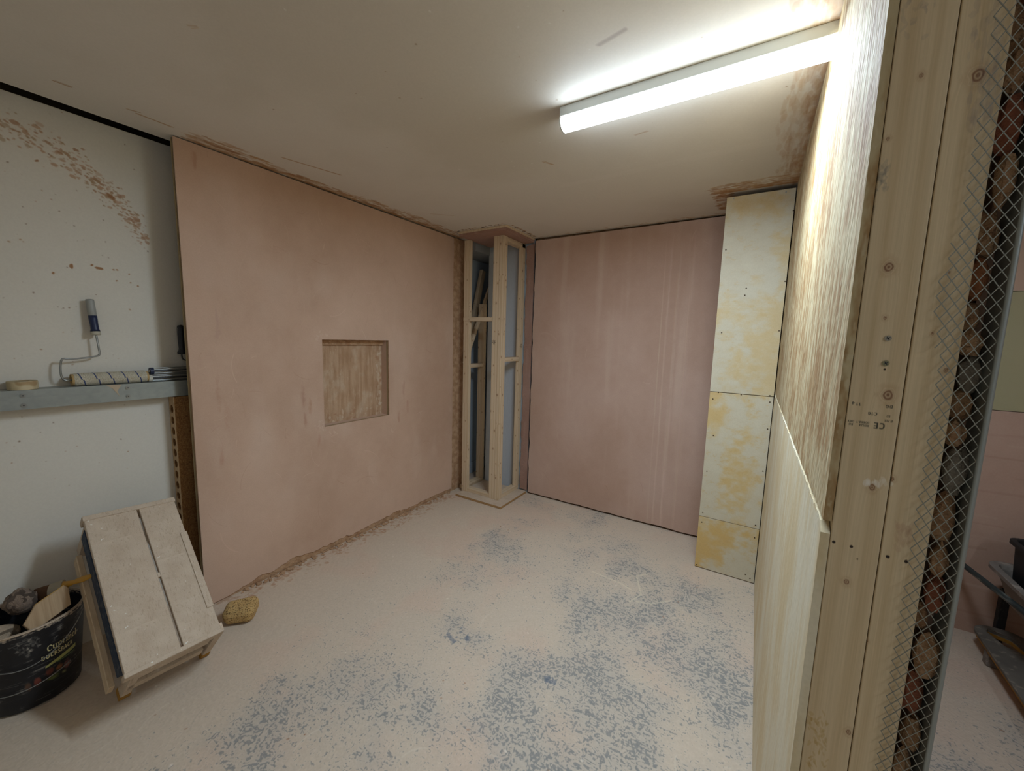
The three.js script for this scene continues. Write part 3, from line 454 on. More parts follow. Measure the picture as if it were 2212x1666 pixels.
// ------------------------------------------------------------------ ceiling lamp
function battenLamp(label, L, centre, along) {
  const t = thing('ceiling_lamp', label, 'lamp', [centre[0], H, centre[1]], 'batten lamps on the ceiling');
  const turn = (g) => { if (along === 'z') g.rotateY(Math.PI / 2); g.translate(centre[0], 0, centre[1]); return g; };
  const whitePlastic = std({ color: 0xdfe3e2, roughness: .45 });
  part('base', turn(rbox(-L / 2, L / 2, 2.364, H, -.033, .033, .003)), whitePlastic, t);
  const s = new THREE.Shape(); s.moveTo(-.033, 0); s.lineTo(-.033, -.016); s.bezierCurveTo(-.033, -.036, -.018, -.044, 0, -.044); s.bezierCurveTo(.018, -.044, .033, -.036, .033, -.016); s.lineTo(.033, 0);
  const run = (x, d) => { const g = new THREE.ExtrudeGeometry(s, { depth: d, bevelEnabled: false, curveSegments: 10 }); g.rotateY(Math.PI / 2); g.translate(x, 2.3635, 0); return turn(g); };
  part('diffuser', run(-L / 2 + .006, L - .012), std({ color: 0xffffff, emissive: new THREE.Color(.93, .98, 1), emissiveIntensity: 3, roughness: .4 }), t, 'glowing diffuser');
  for (const x of [-L / 2, L / 2 - .006]) part('end_cap', run(x, .006), whitePlastic, t);
}
battenLamp('lit white batten lamp on the ceiling above the dusty floor', LAMP.x1 - LAMP.x0, [(LAMP.x0 + LAMP.x1) / 2, LAMP.z], 'x');
battenLamp('lit batten lamp on the ceiling of the next room', LAMP_NEXT.z1 - LAMP_NEXT.z0, [LAMP_NEXT.x, (LAMP_NEXT.z0 + LAMP_NEXT.z1) / 2], 'z');

// ------------------------------------------------------------------ stud frame boxing in the far corner
{
  const t = thing('corner_stud_frame', 'open pine stud frame boxing in the far corner', 'frame', [-2.09, 0, -3.0]);
  let k = 0;
  const timber = (name, x0, x1, y0, y1, z0, z1, grain, label) => { const o = [rr(0, .2), rr(0, 1), rr(0, .2)]; return part(name, boxUV(rbox(x0, x1, y0, y1, z0, z1, .0022), .26, 1.3, o, grain), pineMats[k++ % 3], t, label); };
  const top = 2.362;
  part('base_board', boxUV(rbox(-2.30, -1.79, 0, .022, -3.2, -2.75, .0015), .4, .4), dustyWoodMat, t, 'chipboard base');
  part('base_edge', boxUV(merge([box(-2.30, -1.789, .0015, .0205, -2.7505, -2.749), box(-1.7905, -1.789, .0015, .0205, -3.2, -2.75)]), .15, .15), chipMat, t);
  part('head_board', boxUV(rbox(-2.27, -1.785, top, 2.381, -3.195, -2.725, .0015), .8, .8), std({ map: plasterBack, roughness: .85, color: 0xdccfcf }), t);
  part('head_board', boxUV(rbox(-2.275, -1.778, 2.3815, 2.399, -3.195, -2.718, .0015), .26, 1.3), pineMats[1], t);
  const corner = timber('stud', -1.991, -1.9275, .022, top, -2.888, -2.85, 'y'); const corner2 = timber('stud', -1.9265, -1.888, .022, top, -2.913, -2.847, 'y');
  timber('stud', -2.312, -2.248, .022, top - .002, -2.888, -2.85, 'y');
  const rs = timber('stud', -1.926, -1.888, .06, top, -3.219, -3.16, 'y');
  timber('stud', -2.395, -2.322, .04, 1.83, -3.225, -3.187, 'y');
  timber('plate', -2.312, -1.991, .022, .058, -2.913, -2.855, 'x'); timber('plate', -2.395, -2.325, .002, .04, -3.22, -2.92, 'z'); timber('plate', -1.951, -1.888, .022, .06, -3.215, -2.914, 'z');
  timber('head_rail', -2.40, -2.34, 2.315, 2.352, -3.2, -2.975, 'z'); timber('head_rail', -1.951, -1.888, 2.322, 2.36, -3.215, -2.914, 'z');
  timber('noggin', -2.312, -1.992, 1.642, 1.678, -2.90, -2.846, 'x'); timber('noggin', -2.39, -2.33, 1.204, 1.24, -3.2, -2.975, 'z'); timber('noggin', -1.951, -1.888, 1.288, 1.325, -3.17, -2.914, 'z');
  // grading stamps
  const stampTex = texture(64, 64, null, (c) => { c.clearRect(0, 0, 64, 64); c.strokeStyle = 'rgba(60,48,44,.75)'; c.lineWidth = 4; for (let i = 0; i < 7; i++) { const a = i / 7 * 6.283; c.beginPath(); c.moveTo(32 + Math.cos(a) * 8, 32 + Math.sin(a) * 8); c.lineTo(32 + Math.cos(a + .15) * 27, 32 + Math.sin(a + .15) * 27); c.stroke(); } c.beginPath(); c.arc(32, 32, 14, 0, 6.3); c.stroke(); });
  const stampMat = std({ map: stampTex, transparent: true, roughness: .9 });
  const s1 = new THREE.PlaneGeometry(.045, .055); const q1 = hit(1067, 739, 'z', -2.85); s1.translate(q1.x, q1.y, -2.8493); part('stamp', s1, stampMat, corner);
  const s2 = new THREE.PlaneGeometry(.045, .055); s2.rotateY(Math.PI / 2); s2.translate(-1.8872, 1.43, -3.19); part('stamp', s2, stampMat, rs);
}
function batten(name, a, b, w, d, mat, label, group) {      // a squared timber from a to b
  const A = new THREE.Vector3(...a), B = new THREE.Vector3(...b), L = A.distanceTo(B);
  const g = boxUV(new RoundedBoxGeometry(w, L, d, 2, .002), .26, 1.3, [.03, 0, .05], 'y');
  const dir = B.clone().sub(A).normalize(); g.applyQuaternion(new THREE.Quaternion().setFromUnitVectors(new THREE.Vector3(0, 1, 0), dir)); g.translate(...A.clone().add(B).multiplyScalar(.5).toArray());
  return single(name, g, mat, label, 'timber', a, group);
}
{
  const line = (p, q, X, y0, y1) => { const a = hit(...p, 'x', X), b = hit(...q, 'x', X), f = (y) => a.z + (b.z - a.z) * (y - a.y) / (b.y - a.y); return [[X, y0, f(y0)], [X, y1, f(y1)]]; };
  const [a0, a1] = line([1010, 765], [1042, 590], -2.495, .03, 2.19); batten('leaning_batten', a0, a1, .036, .06, pineMats[0], 'wide pine batten leaning inside the corner stud frame, the taller one');
  const [b0, b1] = line([1012, 760], [1050, 645], -2.365, 1.243, 2.0); batten('leaning_batten', b0, b1, .022, .036, pineMats[2], 'thin pine batten leaning inside the corner stud frame, the shorter one');
}

// ------------------------------------------------------------------ boarded pillar in the right corner
{
  const t = thing('boarded_pillar', 'tall pillar boxed in with cream ochre-stained boards', 'pillar', [-.055, 0, -2.9]);
  part('carcass', box(-.222, .11, 0.002, 2.37, -3.19, -2.79), std({ color: 0xa89070, roughness: 1 }), t);
  const Z = -2.773;
  const pil = (y0, y1, m, x0) => { const g = rbox(x0, .1115, y0, y1, Z - .0125, Z, .0012), p = g.attributes.position, uv = g.attributes.uv; for (let i = 0; i < p.count; i++) uv.setXY(i, (p.getX(i) + .23) / .36, (p.getY(i) - y0) / 1.2); return part('board', g, sealedMats[m], t); };
  const bs = [pil(1.195, 2.375, 0, -.229), pil(.362, 1.191, 1, -.2285), pil(.006, .359, 2, -.229)];
  const screws = [[1585, 429, 0, 1], [1698, 415, 0, 1], [1714, 455, 0], [1696, 608, 0], [1683, 715, 0], [1612, 623, 0], [1609, 638, 0], [1559, 719, 0], [1552, 848, 0], [1663, 855, 0], [1601, 853, 0], [1568, 540, 0], [1540, 862, 1], [1663, 869, 1], [1658, 927, 1], [1648, 1018, 1], [1527, 1018, 1], [1518, 1107, 1], [1632, 1135, 1], [1630, 1162, 2], [1516, 1128, 2], [1505, 1220, 2], [1555, 1243, 2], [1610, 1241, 2], [1620, 1250, 2], [1541, 941, 1]];
  for (const [px, py, b, pale] of screws) { const q = hit(px, py, 'z', Z), c = new THREE.CylinderGeometry(.004, .003, .0024, 12); c.rotateX(Math.PI / 2); c.translate(q.x, q.y, Z + .0002); part('screw_head', c, pale ? steelMat : std({ color: 0x4a3620, roughness: .8 }), bs[b]); }
  part('side_board', box(-.229, -.2225, .006, 2.37, -3.19, Z - .013), sealedMats[1], t);
}

// ------------------------------------------------------------------ channel shelf and what lies on it
{
  const SX = -2.508, y0 = 1.153, y1 = 1.232;
  const t = thing('channel_shelf', 'galvanised steel channel screwed to the white wall as a narrow shelf', 'shelf', [XW, y0, -.3]);
  const seam = hit(174, 860, 'x', SX).z;
  const seg = (za, zb, dx) => { const f = box(SX - .002 + dx, SX + dx, y0, y1, za, zb); const up = box(XW, SX - .002 + dx, y1 - .002, y1, za, zb), lo = box(XW, SX - .002 + dx, y0, y0 + .002, za, zb); return part('channel', boxUV(merge([f, up, lo]), .5, .12), galvMat, t); };
  const right = seg(-1.03, seam, 0), left = seg(seam, .9, .0012);
  const sm = []; for (let i = 0; i < 1; i++) { const a = hit(228, 829, 'x', SX), b = hit(262, 826, 'x', SX), c = hit(258, 852, 'x', SX); const s = sheetX([[a.z, y1 - .001], [b.z, y1 - .001], [c.z + .006, y1 - .03], [c.z, y1 - .055], [c.z + .012, y1 - .034], [a.z - .02, y1 - .016]], SX, .0012); sm.push(s); }
  part('plaster_drip', boxUV(merge(sm), .7, .7), std({ color: 0xb9a68e, roughness: .95 }), right);
  for (const [px, py] of [[49, 855], [51, 876], [276, 838], [277, 856]]) { const q = hit(px, py, 'x', SX), c = new THREE.CylinderGeometry(.0062, .0075, .003, 18); c.rotateZ(Math.PI / 2); c.translate(SX + .0022, q.y, q.z); const own = px < 150 ? left : right; part('screw_head', c, steelMat, own); const d = new THREE.CylinderGeometry(.0026, .0026, .001, 8); d.rotateZ(Math.PI / 2); d.translate(SX + .0042, q.y, q.z); part('screw_slot', d, darkSteelMat, own); }

  // roll of tape
  { const c = [-2.546, y1, -.288]; const prof = [[.021, 0], [.041, 0], [.042, .002], [.042, .033], [.041, .035], [.021, .035], [.021, 0]].map(([a, b]) => new THREE.Vector2(a, b)); const g = new THREE.LatheGeometry(prof, 40); g.translate(...c); const tp = thing('tape_roll', 'roll of cream tape lying at the left end of the steel shelf', 'tape', c); part('tape', g, std({ map: texture(128, 64, (u, v) => mixc(mixc([206, 192, 160], [186, 166, 128], fbm(u * 12, v * 3, 3)), [150, 116, 74], sstep(.6, .75, fbm(u * 6 + 3, v * 4, 3)) * .6)), roughness: .8 }), tp); const core = new THREE.LatheGeometry([[.0185, 0], [.0208, 0], [.0208, .035], [.0185, .035], [.0185, 0]].map(([a, b]) => new THREE.Vector2(a, b)), 32); core.translate(...c); part('core', core, std({ color: 0x9a7c56 }), tp); }

  // paint roller with striped sleeve
  const X = -2.543, R = .0285, zc0 = -.428, zc1 = -.672, yc = y1 + R + .0005;
  const rl = thing('paint_roller', 'paint roller with blue-striped woollen sleeve and grey and navy handle', 'roller', [X, y1, -.5]);
  {
    const n = 64, m = 40, pos = [], uv = [], idx = [];
    for (let i = 0; i <= m; i++) for (let j = 0; j <= n; j++) { const a = j / n * Math.PI * 2, zz = zc0 + (zc1 - zc0) * i / m, e = (i === 0 || i === m) ? .88 : 1, r = R * e * (1 + .02 * (vnoise(i * 1.7, (j % n) * 1.3) - .5)); pos.push(X + Math.cos(a) * r, yc + Math.sin(a) * r, zz); uv.push(j / n, i / m); }
    for (let i = 0; i < m; i++) for (let j = 0; j < n; j++) { const a = i * (n + 1) + j; idx.push(a, a + n + 1, a + 1, a + 1, a + n + 1, a + n + 2); }
    const g = new THREE.BufferGeometry(); g.setAttribute('position', new THREE.Float32BufferAttribute(pos, 3)); g.setAttribute('uv', new THREE.Float32BufferAttribute(uv, 2)); g.setIndex(idx); g.computeVertexNormals();
    const map = texture(256, 512, (u, v) => { const n1 = vnoise(u * 60, v * 160), n2 = fbm(u * 14, v * 30, 3), st = Math.abs(((v * 5.2 + u * .9 + .02 * n2 + 8) % 1) - .5); let c = mixc([206, 196, 172], [228, 220, 200], n1); c = mixc(c, [196, 178, 140], sstep(.55, .8, n2) * .4); return mixc(c, [60, 74, 124], (1 - sstep(.028, .06, st)) * .85); });
    const bmp = texture(256, 512, (u, v) => grey(vnoise(u * 110, v * 260)), null, false);
    const sl = part('sleeve', g, std({ map, bumpMap: bmp, bumpScale: .004, roughness: 1, side: THREE.DoubleSide }), rl);
    for (const [z, s] of [[zc0, 1], [zc1, -1]]) { const ring = new THREE.LatheGeometry([[0, 0], [.019, 0], [.02, .002], [.02, .006], [.0255, .006], [.0255, .0], [.0268, -.004]].map(([a, b]) => new THREE.Vector2(a, b)), 28); ring.rotateX(s * Math.PI / 2); ring.translate(X, yc, z); part('end_cap', ring, std({ color: 0xb89a68, roughness: .6 }), sl); }
    const P = (px, py) => { const q = hit(px, py, 'x', X); return [X, q.y, q.z]; };
    const hb = P(208, 722);
    const pts = [[X, yc, zc0], [X, yc, zc0 + .022], [X, yc + .012, zc0 + .031], [X, P(131, 785)[1], P(131, 785)[2]], [X, P(131, 777)[1] + .003, P(134, 776)[2] - .002], [X, P(150, 776)[1], P(150, 776)[2]], [X, P(200, 771)[1], P(200, 771)[2]], [X, P(214, 768)[1] + .002, P(214, 768)[2]], [X - .002, P(213, 750)[1], P(213, 750)[2]], [X - .006, hb[1] - .002, hb[2]]];
    part('wire_frame', tube(pts, .0036, 120, 10), steelMat, rl);
    // handle leans back on the wall
    const A = new THREE.Vector3(X - .006, hb[1] - .004, hb[2]), ht = P(196, 646), B = new THREE.Vector3(X - .02, ht[1], ht[2]); const L = A.distanceTo(B);
    const lathe = (pr, nm, mat) => { const g2 = new THREE.LatheGeometry(pr.map(([a, b]) => new THREE.Vector2(a, b * L)), 24); g2.applyQuaternion(new THREE.Quaternion().setFromUnitVectors(new THREE.Vector3(0, 1, 0), B.clone().sub(A).normalize())); g2.translate(A.x, A.y, A.z); return part(nm, g2, mat, rl); };
    lathe([[0, 0], [.016, 0], [.0165, .01], [.0165, .085], [.015, .1], [0, .1]], 'collar', std({ color: 0xb7b09c, roughness: .6 }));
    lathe([[0, .1], [.0165, .1], [.014, .16], [.0135, .3], [.0145, .42], [.0145, .54], [0, .54]], 'grip', std({ color: 0x1c2748, roughness: .45 }));
    lathe([[0, .54], [.0142, .54], [.0146, .7], [.0142, .95], [.013, .99], [.006, 1], [0, 1]], 'handle_top', std({ color: 0x9a9a94, roughness: .5 }));
  }
  // bare wire roller cages pushed in behind the partition edge
  const navy = std({ color: 0x222c46, roughness: .5 }), whiteCap = std({ color: 0xc8c4b6, roughness: .6 });
  const cage = (yo, z0, capMat, label, withHandle) => {
    const cx = -2.54, r = .0175, cy = y1 + yo, z1 = z0 - .225; const c = thing('wire_roller_cage', label, 'roller', [cx, cy - r, z0]);
    const cap = new THREE.CylinderGeometry(r, r, .014, 24); cap.rotateX(Math.PI / 2); cap.translate(cx, cy, z0 - .007); const cm = part('end_cap', cap, capMat, c); const b = new THREE.CylinderGeometry(.0055, .0055, .003, 14); b.rotateX(Math.PI / 2); b.translate(cx, cy, z0 + .001); part('hub', b, capMat === navy ? whiteCap : steelMat, cm);
    const cap2 = new THREE.CylinderGeometry(r, r, .014, 24); cap2.rotateX(Math.PI / 2); cap2.translate(cx, cy, z1 + .007); part('end_cap', cap2, capMat, c);
    for (let k = 0; k < 5; k++) { const a = .6 + k / 5 * 6.283; part('cage_wire', rod([cx + Math.cos(a) * r * .86, cy + Math.sin(a) * r * .86, z0 - .012], [cx + Math.cos(a) * r * .86, cy + Math.sin(a) * r * .86, z1 + .012], .0024, 8), steelMat, c); }
    part('axle', rod([cx, cy, z0], [cx, cy, z1], .0035, 8), darkSteelMat, c);
    if (withHandle) { const q0 = hit(392, 765, 'x', cx), q1 = hit(394, 702, 'x', cx); part('wire_frame', tube([[cx, cy, z1], [cx, cy, z1 - .03], [cx, cy + .03, z1 - .04], [cx, q0.y - .03, z1 - .03], [cx - .004, q0.y - .03, q0.z - .01], [cx - .004, q0.y + .01, q0.z]], .0036, 70, 8), darkSteelMat, c);
      const pr = [[0, 0], [.021, 0], [.022, .06], [.016, .13], [.0145, .2], [.016, .5], [.0165, .85], [.014, .97], [0, 1]].map(([a, b]) => new THREE.Vector2(a, b * (q1.y - q0.y))); const g = new THREE.LatheGeometry(pr, 22); g.translate(cx - .004, q0.y, (q0.z + q1.z) / 2); part('handle', g, std({ map: texture(64, 128, (u, v) => mixc([16, 18, 26], [170, 164, 152], sstep(.66, .8, fbm(u * 7, v * 9, 4)) * .7)), roughness: .5 }), c); }
  };
  cage(.0178, -.678, whiteCap, 'bare wire roller cage with a white cap lying on the steel shelf', false);
  cage(.0532, -.686, navy, 'bare wire roller cage with navy cap and paint-spotted black handle', true);
}

// tubular chipboard offcut standing behind the shelf
{
  const x0 = -2.587, x1 = -2.523, top = 1.148, s = [[x0, 0], [x1, 0], [x1, top], [x0, top]], holes = [];
  const yTop = hit(368, 883, 'z', -.765).y, pitch = .0588;
  for (let i = 0; i < 19; i++) { const y = yTop - i * pitch; if (y < .03) break; holes.push(Array.from({ length: 20 }, (_, k) => [(x0 + x1) / 2 + .0225 * Math.cos(-k / 20 * 6.283), y + .0215 * Math.sin(-k / 20 * 6.283)])); }
  const t = thing('tubular_chipboard', 'tubular chipboard offcut with a row of round holes under the steel shelf', 'board', [(x0 + x1) / 2, 0, -.9]);
  part('board_core', boxUV(sheetZ(s, -1.03, .262, holes), .25, .25), std({ map: chipMat.map, color: 0xd8c8b4, bumpMap: renderBump, bumpScale: .001 }), t);
  part('sawn_end', boxUV(sheetZ(s, -.768, .003, holes), .25, .25), std({ map: dustyWoodMat.map, color: 0xf2e2c8, roughness: .95 }), t, 'pale sawn end pierced by dark holes');
}

// ------------------------------------------------------------------ hop-up step leaning on the white wall
{
  const t = thing('hop_up_step', 'plaster-caked wooden hop-up step tipped back against the white wall', 'step', [-2.2, 0, -.55]);
  const org = new THREE.Vector3(-1.852, .222, -.362);               // lower near corner of the top face
  const cor = new THREE.Vector3(-1.852, .205, -.668), topc = new THREE.Vector3(-2.387, .683, -.413);
  const W = cor.distanceTo(org), ew = cor.clone().sub(org).normalize(); let es = topc.clone().sub(org); const Ls = es.length(); es.sub(ew.clone().multiplyScalar(es.dot(ew))).normalize(); const en = new THREE.Vector3().crossVectors(es, ew).normalize(); if (en.x < 0) en.negate();
  const M = new THREE.Matrix4().makeBasis(ew, es, en).setPosition(org);  // x across, y up the face, z out of it
  if (M.determinant() < 0) { console.log('mirrored basis'); }
  const put = (name, g, m, label, parent = t) => { const q = g.index ? g.toNonIndexed() : g; q.applyMatrix4(M); if (M.determinant() < 0) { const p = q.attributes.position, a = p.array; for (let i = 0; i < a.length; i += 9) for (let k = 0; k < 3; k++) { const s = a[i + 3 + k]; a[i + 3 + k] = a[i + 6 + k]; a[i + 6 + k] = s; } q.computeVertexNormals(); } return part(name, q, m, parent, label); };
  const B = (x0, x1, y0, y1, z0, z1, r = .003) => boxUV(rbox(x0, x1, y0, y1, z0, z1, r), .4, .4, [rr(0, 1), rr(0, 1), 0]);
  const mid = W * .56;
  put('deck_plank', B(0, mid - .004, 0, Ls - .004, -.02, 0), dustyWoodMat, 'plaster-caked plank'); put('deck_plank', B(mid + .004, W, 0, Ls - .004, -.02, 0), dustyWoodMat, 'plaster-caked plank');
  put('gap_crust', B(mid - .0045, mid + .0045, Ls * .47, Ls * .5, -.018, -.001, .001), dustyWoodMat);
  put('end_batten', B(-.004, W + .004, Ls - .024, Ls, -.05, .004), dustyWoodMat); put('end_batten', B(-.003, W + .003, -.002, .016, -.04, .001), dustyWoodMat);
  put('edge_strip', B(W - .022, W + .003, .12, Ls * .72, -.001, .004, .0015), dustyWoodMat);
  const D = .27;
  for (const [x, y] of [[.022, .004], [W - .016, .004], [.01, Ls - .044], [W - .03, Ls - .044]]) { const leg = put('leg', B(x, x + .032, y, y + .04, -D, -.02), dustyWoodMat); if (y < .1) { put('foot', B(x - .002, x + .034, y - .003, y + .043, -D - .003, -D + .03, .004), std({ color: 0xa87a2c, roughness: .8, bumpMap: renderBump, bumpScale: .003 }), 'ochre-stained leg end', leg); } }
  put('side_rail', B(-.002, .016, .04, Ls - .05, -.095, -.024), blueBoardMat, 'navy blue side rail'); put('side_rail', B(W - .014, W + .002, .04, Ls - .05, -.095, -.024), blueBoardMat, 'navy blue side rail');
  put('stretcher', B(-.02, -.001, .03, Ls - .1, -.2, -.14), pineMats[0], 'bare pale stretcher'); put('stretcher', B(W + .001, W + .02, .03, Ls - .1, -.2, -.14), pineMats[0], 'bare pale stretcher');
  put('end_rail', B(.03, W - .03, .002, .02, -.09, -.05), dustyWoodMat); put('end_rail', B(.03, W - .03, .004, .02, -.2, -.15), dustyWoodMat);
  put('end_rail', B(.03, W - .03, Ls - .022, Ls - .004, -.09, -.05), dustyWoodMat);
}

// ------------------------------------------------------------------ sponge
{
  const g0 = new RoundedBoxGeometry(.145, .085, .12, 10, .035); const g = mergeVertices((() => { g0.deleteAttribute('uv'); g0.deleteAttribute('normal'); return g0; })()); const p = g.attributes.position;
  for (let i = 0; i < p.count; i++) { const x = p.getX(i), y = p.getY(i), z = p.getZ(i), f = 1 + .22 * (fbm(x * 16 + 3, z * 16 + y * 20, 3) - .5) + .05 * Math.sin(x * 40 + z * 24); p.setXYZ(i, x * f, y * f, z * f * (1 + .1 * Math.sin(x * 18))); }
  g.computeVertexNormals(); boxUV(g, .2, .2);
  g.rotateX(.16); g.rotateY(.9); g.computeBoundingBox(); g.translate(-2.165, -g.boundingBox.min.y, -.868);
  const map = texture(256, 256, (u, v) => { const n = fbm(u * 12, v * 12, 4), h = vnoise(u * 54, v * 54), h2 = vnoise(u * 90 + 7, v * 90); let c = mixc([188, 150, 92], [206, 172, 116], n); return mixc(c, [110, 74, 36], Math.max(sstep(.8, .9, h), sstep(.84, .93, h2)) * .8); });
  const bmp = texture(256, 256, (u, v) => grey(1 - Math.max(sstep(.78, .9, vnoise(u * 54, v * 54)), sstep(.82, .93, vnoise(u * 90 + 7, v * 90)))), null, false);
  single('plastering_sponge', g, std({ map, bumpMap: bmp, bumpScale: .006, roughness: 1 }), 'pitted tan sponge on the floor at the foot of the pink partition', 'sponge', [-2.165, 0, -.868]);
}

// ------------------------------------------------------------------ bucket of tools
{
  const c = [-2.408, 0, -.208], hB = .345, rb = .13, rt = .163;
  const t = thing('black_bucket', 'black paint bucket smeared with plaster, printed label and wire handle', 'bucket', c);
  const prof = [[0, .004], [rb - .01, .004], [rb, .008], [rb + .004, .05], [rt - .004, hB - .03], [rt - .003, hB - .028], [rt - .0015, hB - .004], [rt - .004, hB - .002], [rt - .007, hB - .012], [rb - .004, .012], [0, .01]];
  const g = new THREE.LatheGeometry(prof.map(([a, b]) => new THREE.Vector2(a, b)), 72); { const p = g.attributes.position, uv = g.attributes.uv; for (let i = 0; i < p.count; i++) uv.setY(i, p.getY(i) / hB); } g.translate(...c);
  const lab = texture(2048, 512, (u, v) => { const n = fbm(u * 40, v * 12, 4), s = fbm(u * 16 + 9, v * 40, 4), w = fbm(u * 30 + 2, v * 9 + 5, 4); let q = mixc([12, 13, 18], [26, 28, 34], n); q = mixc(q, [168, 158, 142], sstep(.56, .76, s * .55 + w * .45) * .7); q = mixc(q, [190, 178, 160], sstep(.72, .86, w) * .5); return q; }, (ctx, w, h) => {
    const u0 = .272 * w; ctx.save(); ctx.translate(u0, -66);
    ctx.fillStyle = 'rgba(206,206,120,.8)'; ctx.beginPath(); ctx.moveTo(0, 338); ctx.quadraticCurveTo(90, 312, 230, 306); ctx.lineTo(230, 330); ctx.quadraticCurveTo(120, 336, 0, 350); ctx.fill();
    ctx.fillStyle = 'rgba(120,150,90,.7)'; ctx.fillRect(70, 342, 150, 8);
    for (const [x, y, rx, ry, col] of [[-50, 410, 22, 30, '150,70,50'], [20, 384, 30, 20, '140,70,50'], [84, 388, 24, 18, '180,110,60'], [150, 400, 30, 30, '150,92,84'], [44, 432, 44, 12, '120,130,60'], [-110, 420, 20, 26, '120,84,60'], [120, 436, 20, 10, '150,150,90']]) for (let i = 0; i < 5; i++) blob(ctx, x + rr(-8, 8), y + rr(-6, 6), rx, ry, rr(-.3, .3), `rgba(${col},.22)`);
    ctx.fillStyle = 'rgba(222,208,150,.92)'; ctx.font = 'bold 50px serif'; ctx.fillText('Cuprinol', 14, 250); ctx.font = 'bold 38px sans-serif'; ctx.fillText('DUCKSBACK', -22, 294);
    ctx.restore();
    for (let i = 0; i < 70; i++) { const x = rr(.05, .5) * w, y = rr(20, 470); ctx.strokeStyle = `rgba(206,198,182,${rr(.1, .45)})`; ctx.lineWidth = rr(1, 3); ctx.beginPath(); ctx.moveTo(x, y); ctx.lineTo(x + rr(20, 140), y + rr(-8, 8)); ctx.stroke(); }
    for (let i = 0; i < 60; i++) blob(ctx, .235 * w + rr(-70, 60), 90 + rr(-40, 40), rr(4, 16), rr(3, 9), rr(0, 3), 'rgba(196,186,168,.22)');
    for (let i = 0; i < 400; i++) blob(ctx, rr(0, w), rr(0, 26), rr(4, 24), rr(2, 8), 0, `rgba(204,182,156,${rr(.3, .8)})`);
  });
  part('body', g, std({ map: lab, roughness: .45, side: THREE.DoubleSide }), t);
  const rim = new THREE.TorusGeometry(rt - .003, .0045, 10, 72); rim.rotateX(Math.PI / 2); rim.translate(c[0], hB - .004, c[2]); part('rim', boxUV(rim, .4, .4), dustyWoodMat, t, 'plaster-crusted rim');
  const hoop = (az0, az1, drop, out, hY) => { const pts = []; for (let i = 0; i <= 16; i++) { const f = i / 16, a = az0 + (az1 - az0) * f, y = hY - drop * Math.sin(f * Math.PI), r = rb + .004 + (rt - rb) * y / hB + out; pts.push([c[0] + Math.sin(a) * r, y, c[2] + Math.cos(a) * r]); } return tube(pts, .0018, 60, 7); };
  part('wire_handle', hoop(.1, Math.PI * .82, .12, .004, hB - .03), steelMat, t); part('wire_handle', hoop(-.1, Math.PI * .7, .03, .003, .13), steelMat, t);
  // contents
  const rag = (name, at, s, col, lab2) => { const g2 = new THREE.IcosahedronGeometry(1, 4); const p = g2.attributes.position; for (let i = 0; i < p.count; i++) { const x = p.getX(i), y = p.getY(i), z = p.getZ(i), f = .8 + .35 * fbm(x * 2 + at[0] * 30, y * 2 + z * 2 + 5, 3) + .07 * Math.sin(y * 26 + 5 * fbm(x * 3, z * 3, 2)); p.setXYZ(i, x * f * s[0] + at[0], y * f * s[1] + at[1], z * f * s[2] + at[2]); } const v = mergeVertices(plain(g2)); v.deleteAttribute('normal'); v.computeVertexNormals(); boxUV(v, .2, .2); return single(name, v, std({ color: col, roughness: 1, bumpMap: renderBump, bumpScale: .004 }), lab2, 'rag', at); };
  rag('crumpled_rag', hit(44, 1300, 'x', -2.45).toArray(), [.045, .05, .045], 0x8a7666, 'crumpled dusty brown rag in the black bucket');
  rag('sponge_scrap', [-2.37, .3, -.13], [.05, .045, .06], 0xb09c84, 'pale plaster-soaked sponge scrap in the black bucket');
  rag('rag_bundle', [-2.40, .25, -.275], [.06, .05, .045], 0x6e5a4c, 'dark brown rag bundle low in the black bucket');
  // wooden float
  { const f = thing('wooden_float', 'worn wooden float with an ochre edge standing in the black bucket', 'float', [-2.36, .13, -.2]);
    const A = hit(36, 1340, 'x', -2.30), Bq = hit(140, 1268, 'x', -2.35); const cen = A.clone().add(Bq).multiplyScalar(.5), dir = Bq.clone().sub(A).normalize(); const nrm = new THREE.Vector3(.9, .35, .1); nrm.sub(dir.clone().multiplyScalar(nrm.dot(dir))).normalize(); const up = new THREE.Vector3().crossVectors(nrm, dir).normalize();
    const Mx = new THREE.Matrix4().makeBasis(dir, up, nrm).setPosition(cen); const s = new THREE.Shape(); const hl = A.distanceTo(Bq) / 2; s.moveTo(-hl, -.07); s.lineTo(hl * .6, -.07); s.lineTo(hl, -.01); s.lineTo(hl * .96, .006); s.lineTo(-hl * .25, .006); s.lineTo(-hl, -.03); const fg = new THREE.ExtrudeGeometry(s, { depth: .012, bevelEnabled: true, bevelSize: .0015, bevelThickness: .0015, bevelSegments: 1 }); fg.applyMatrix4(Mx); boxUV(fg, .26, 1.3); part('blade', fg, std({ map: woodTexture(128, 256, .26, 1.3, 77, [[186, 158, 124], [168, 138, 104]], []), roughness: .85 }), f);
    const ed = new THREE.BoxGeometry(hl * 1.22, .003, .0125); ed.translate(hl * .36, .0085, .006); ed.applyMatrix4(Mx); part('edge', ed, std({ color: 0xb08a4a, roughness: .8 }), f, 'ochre edge'); }
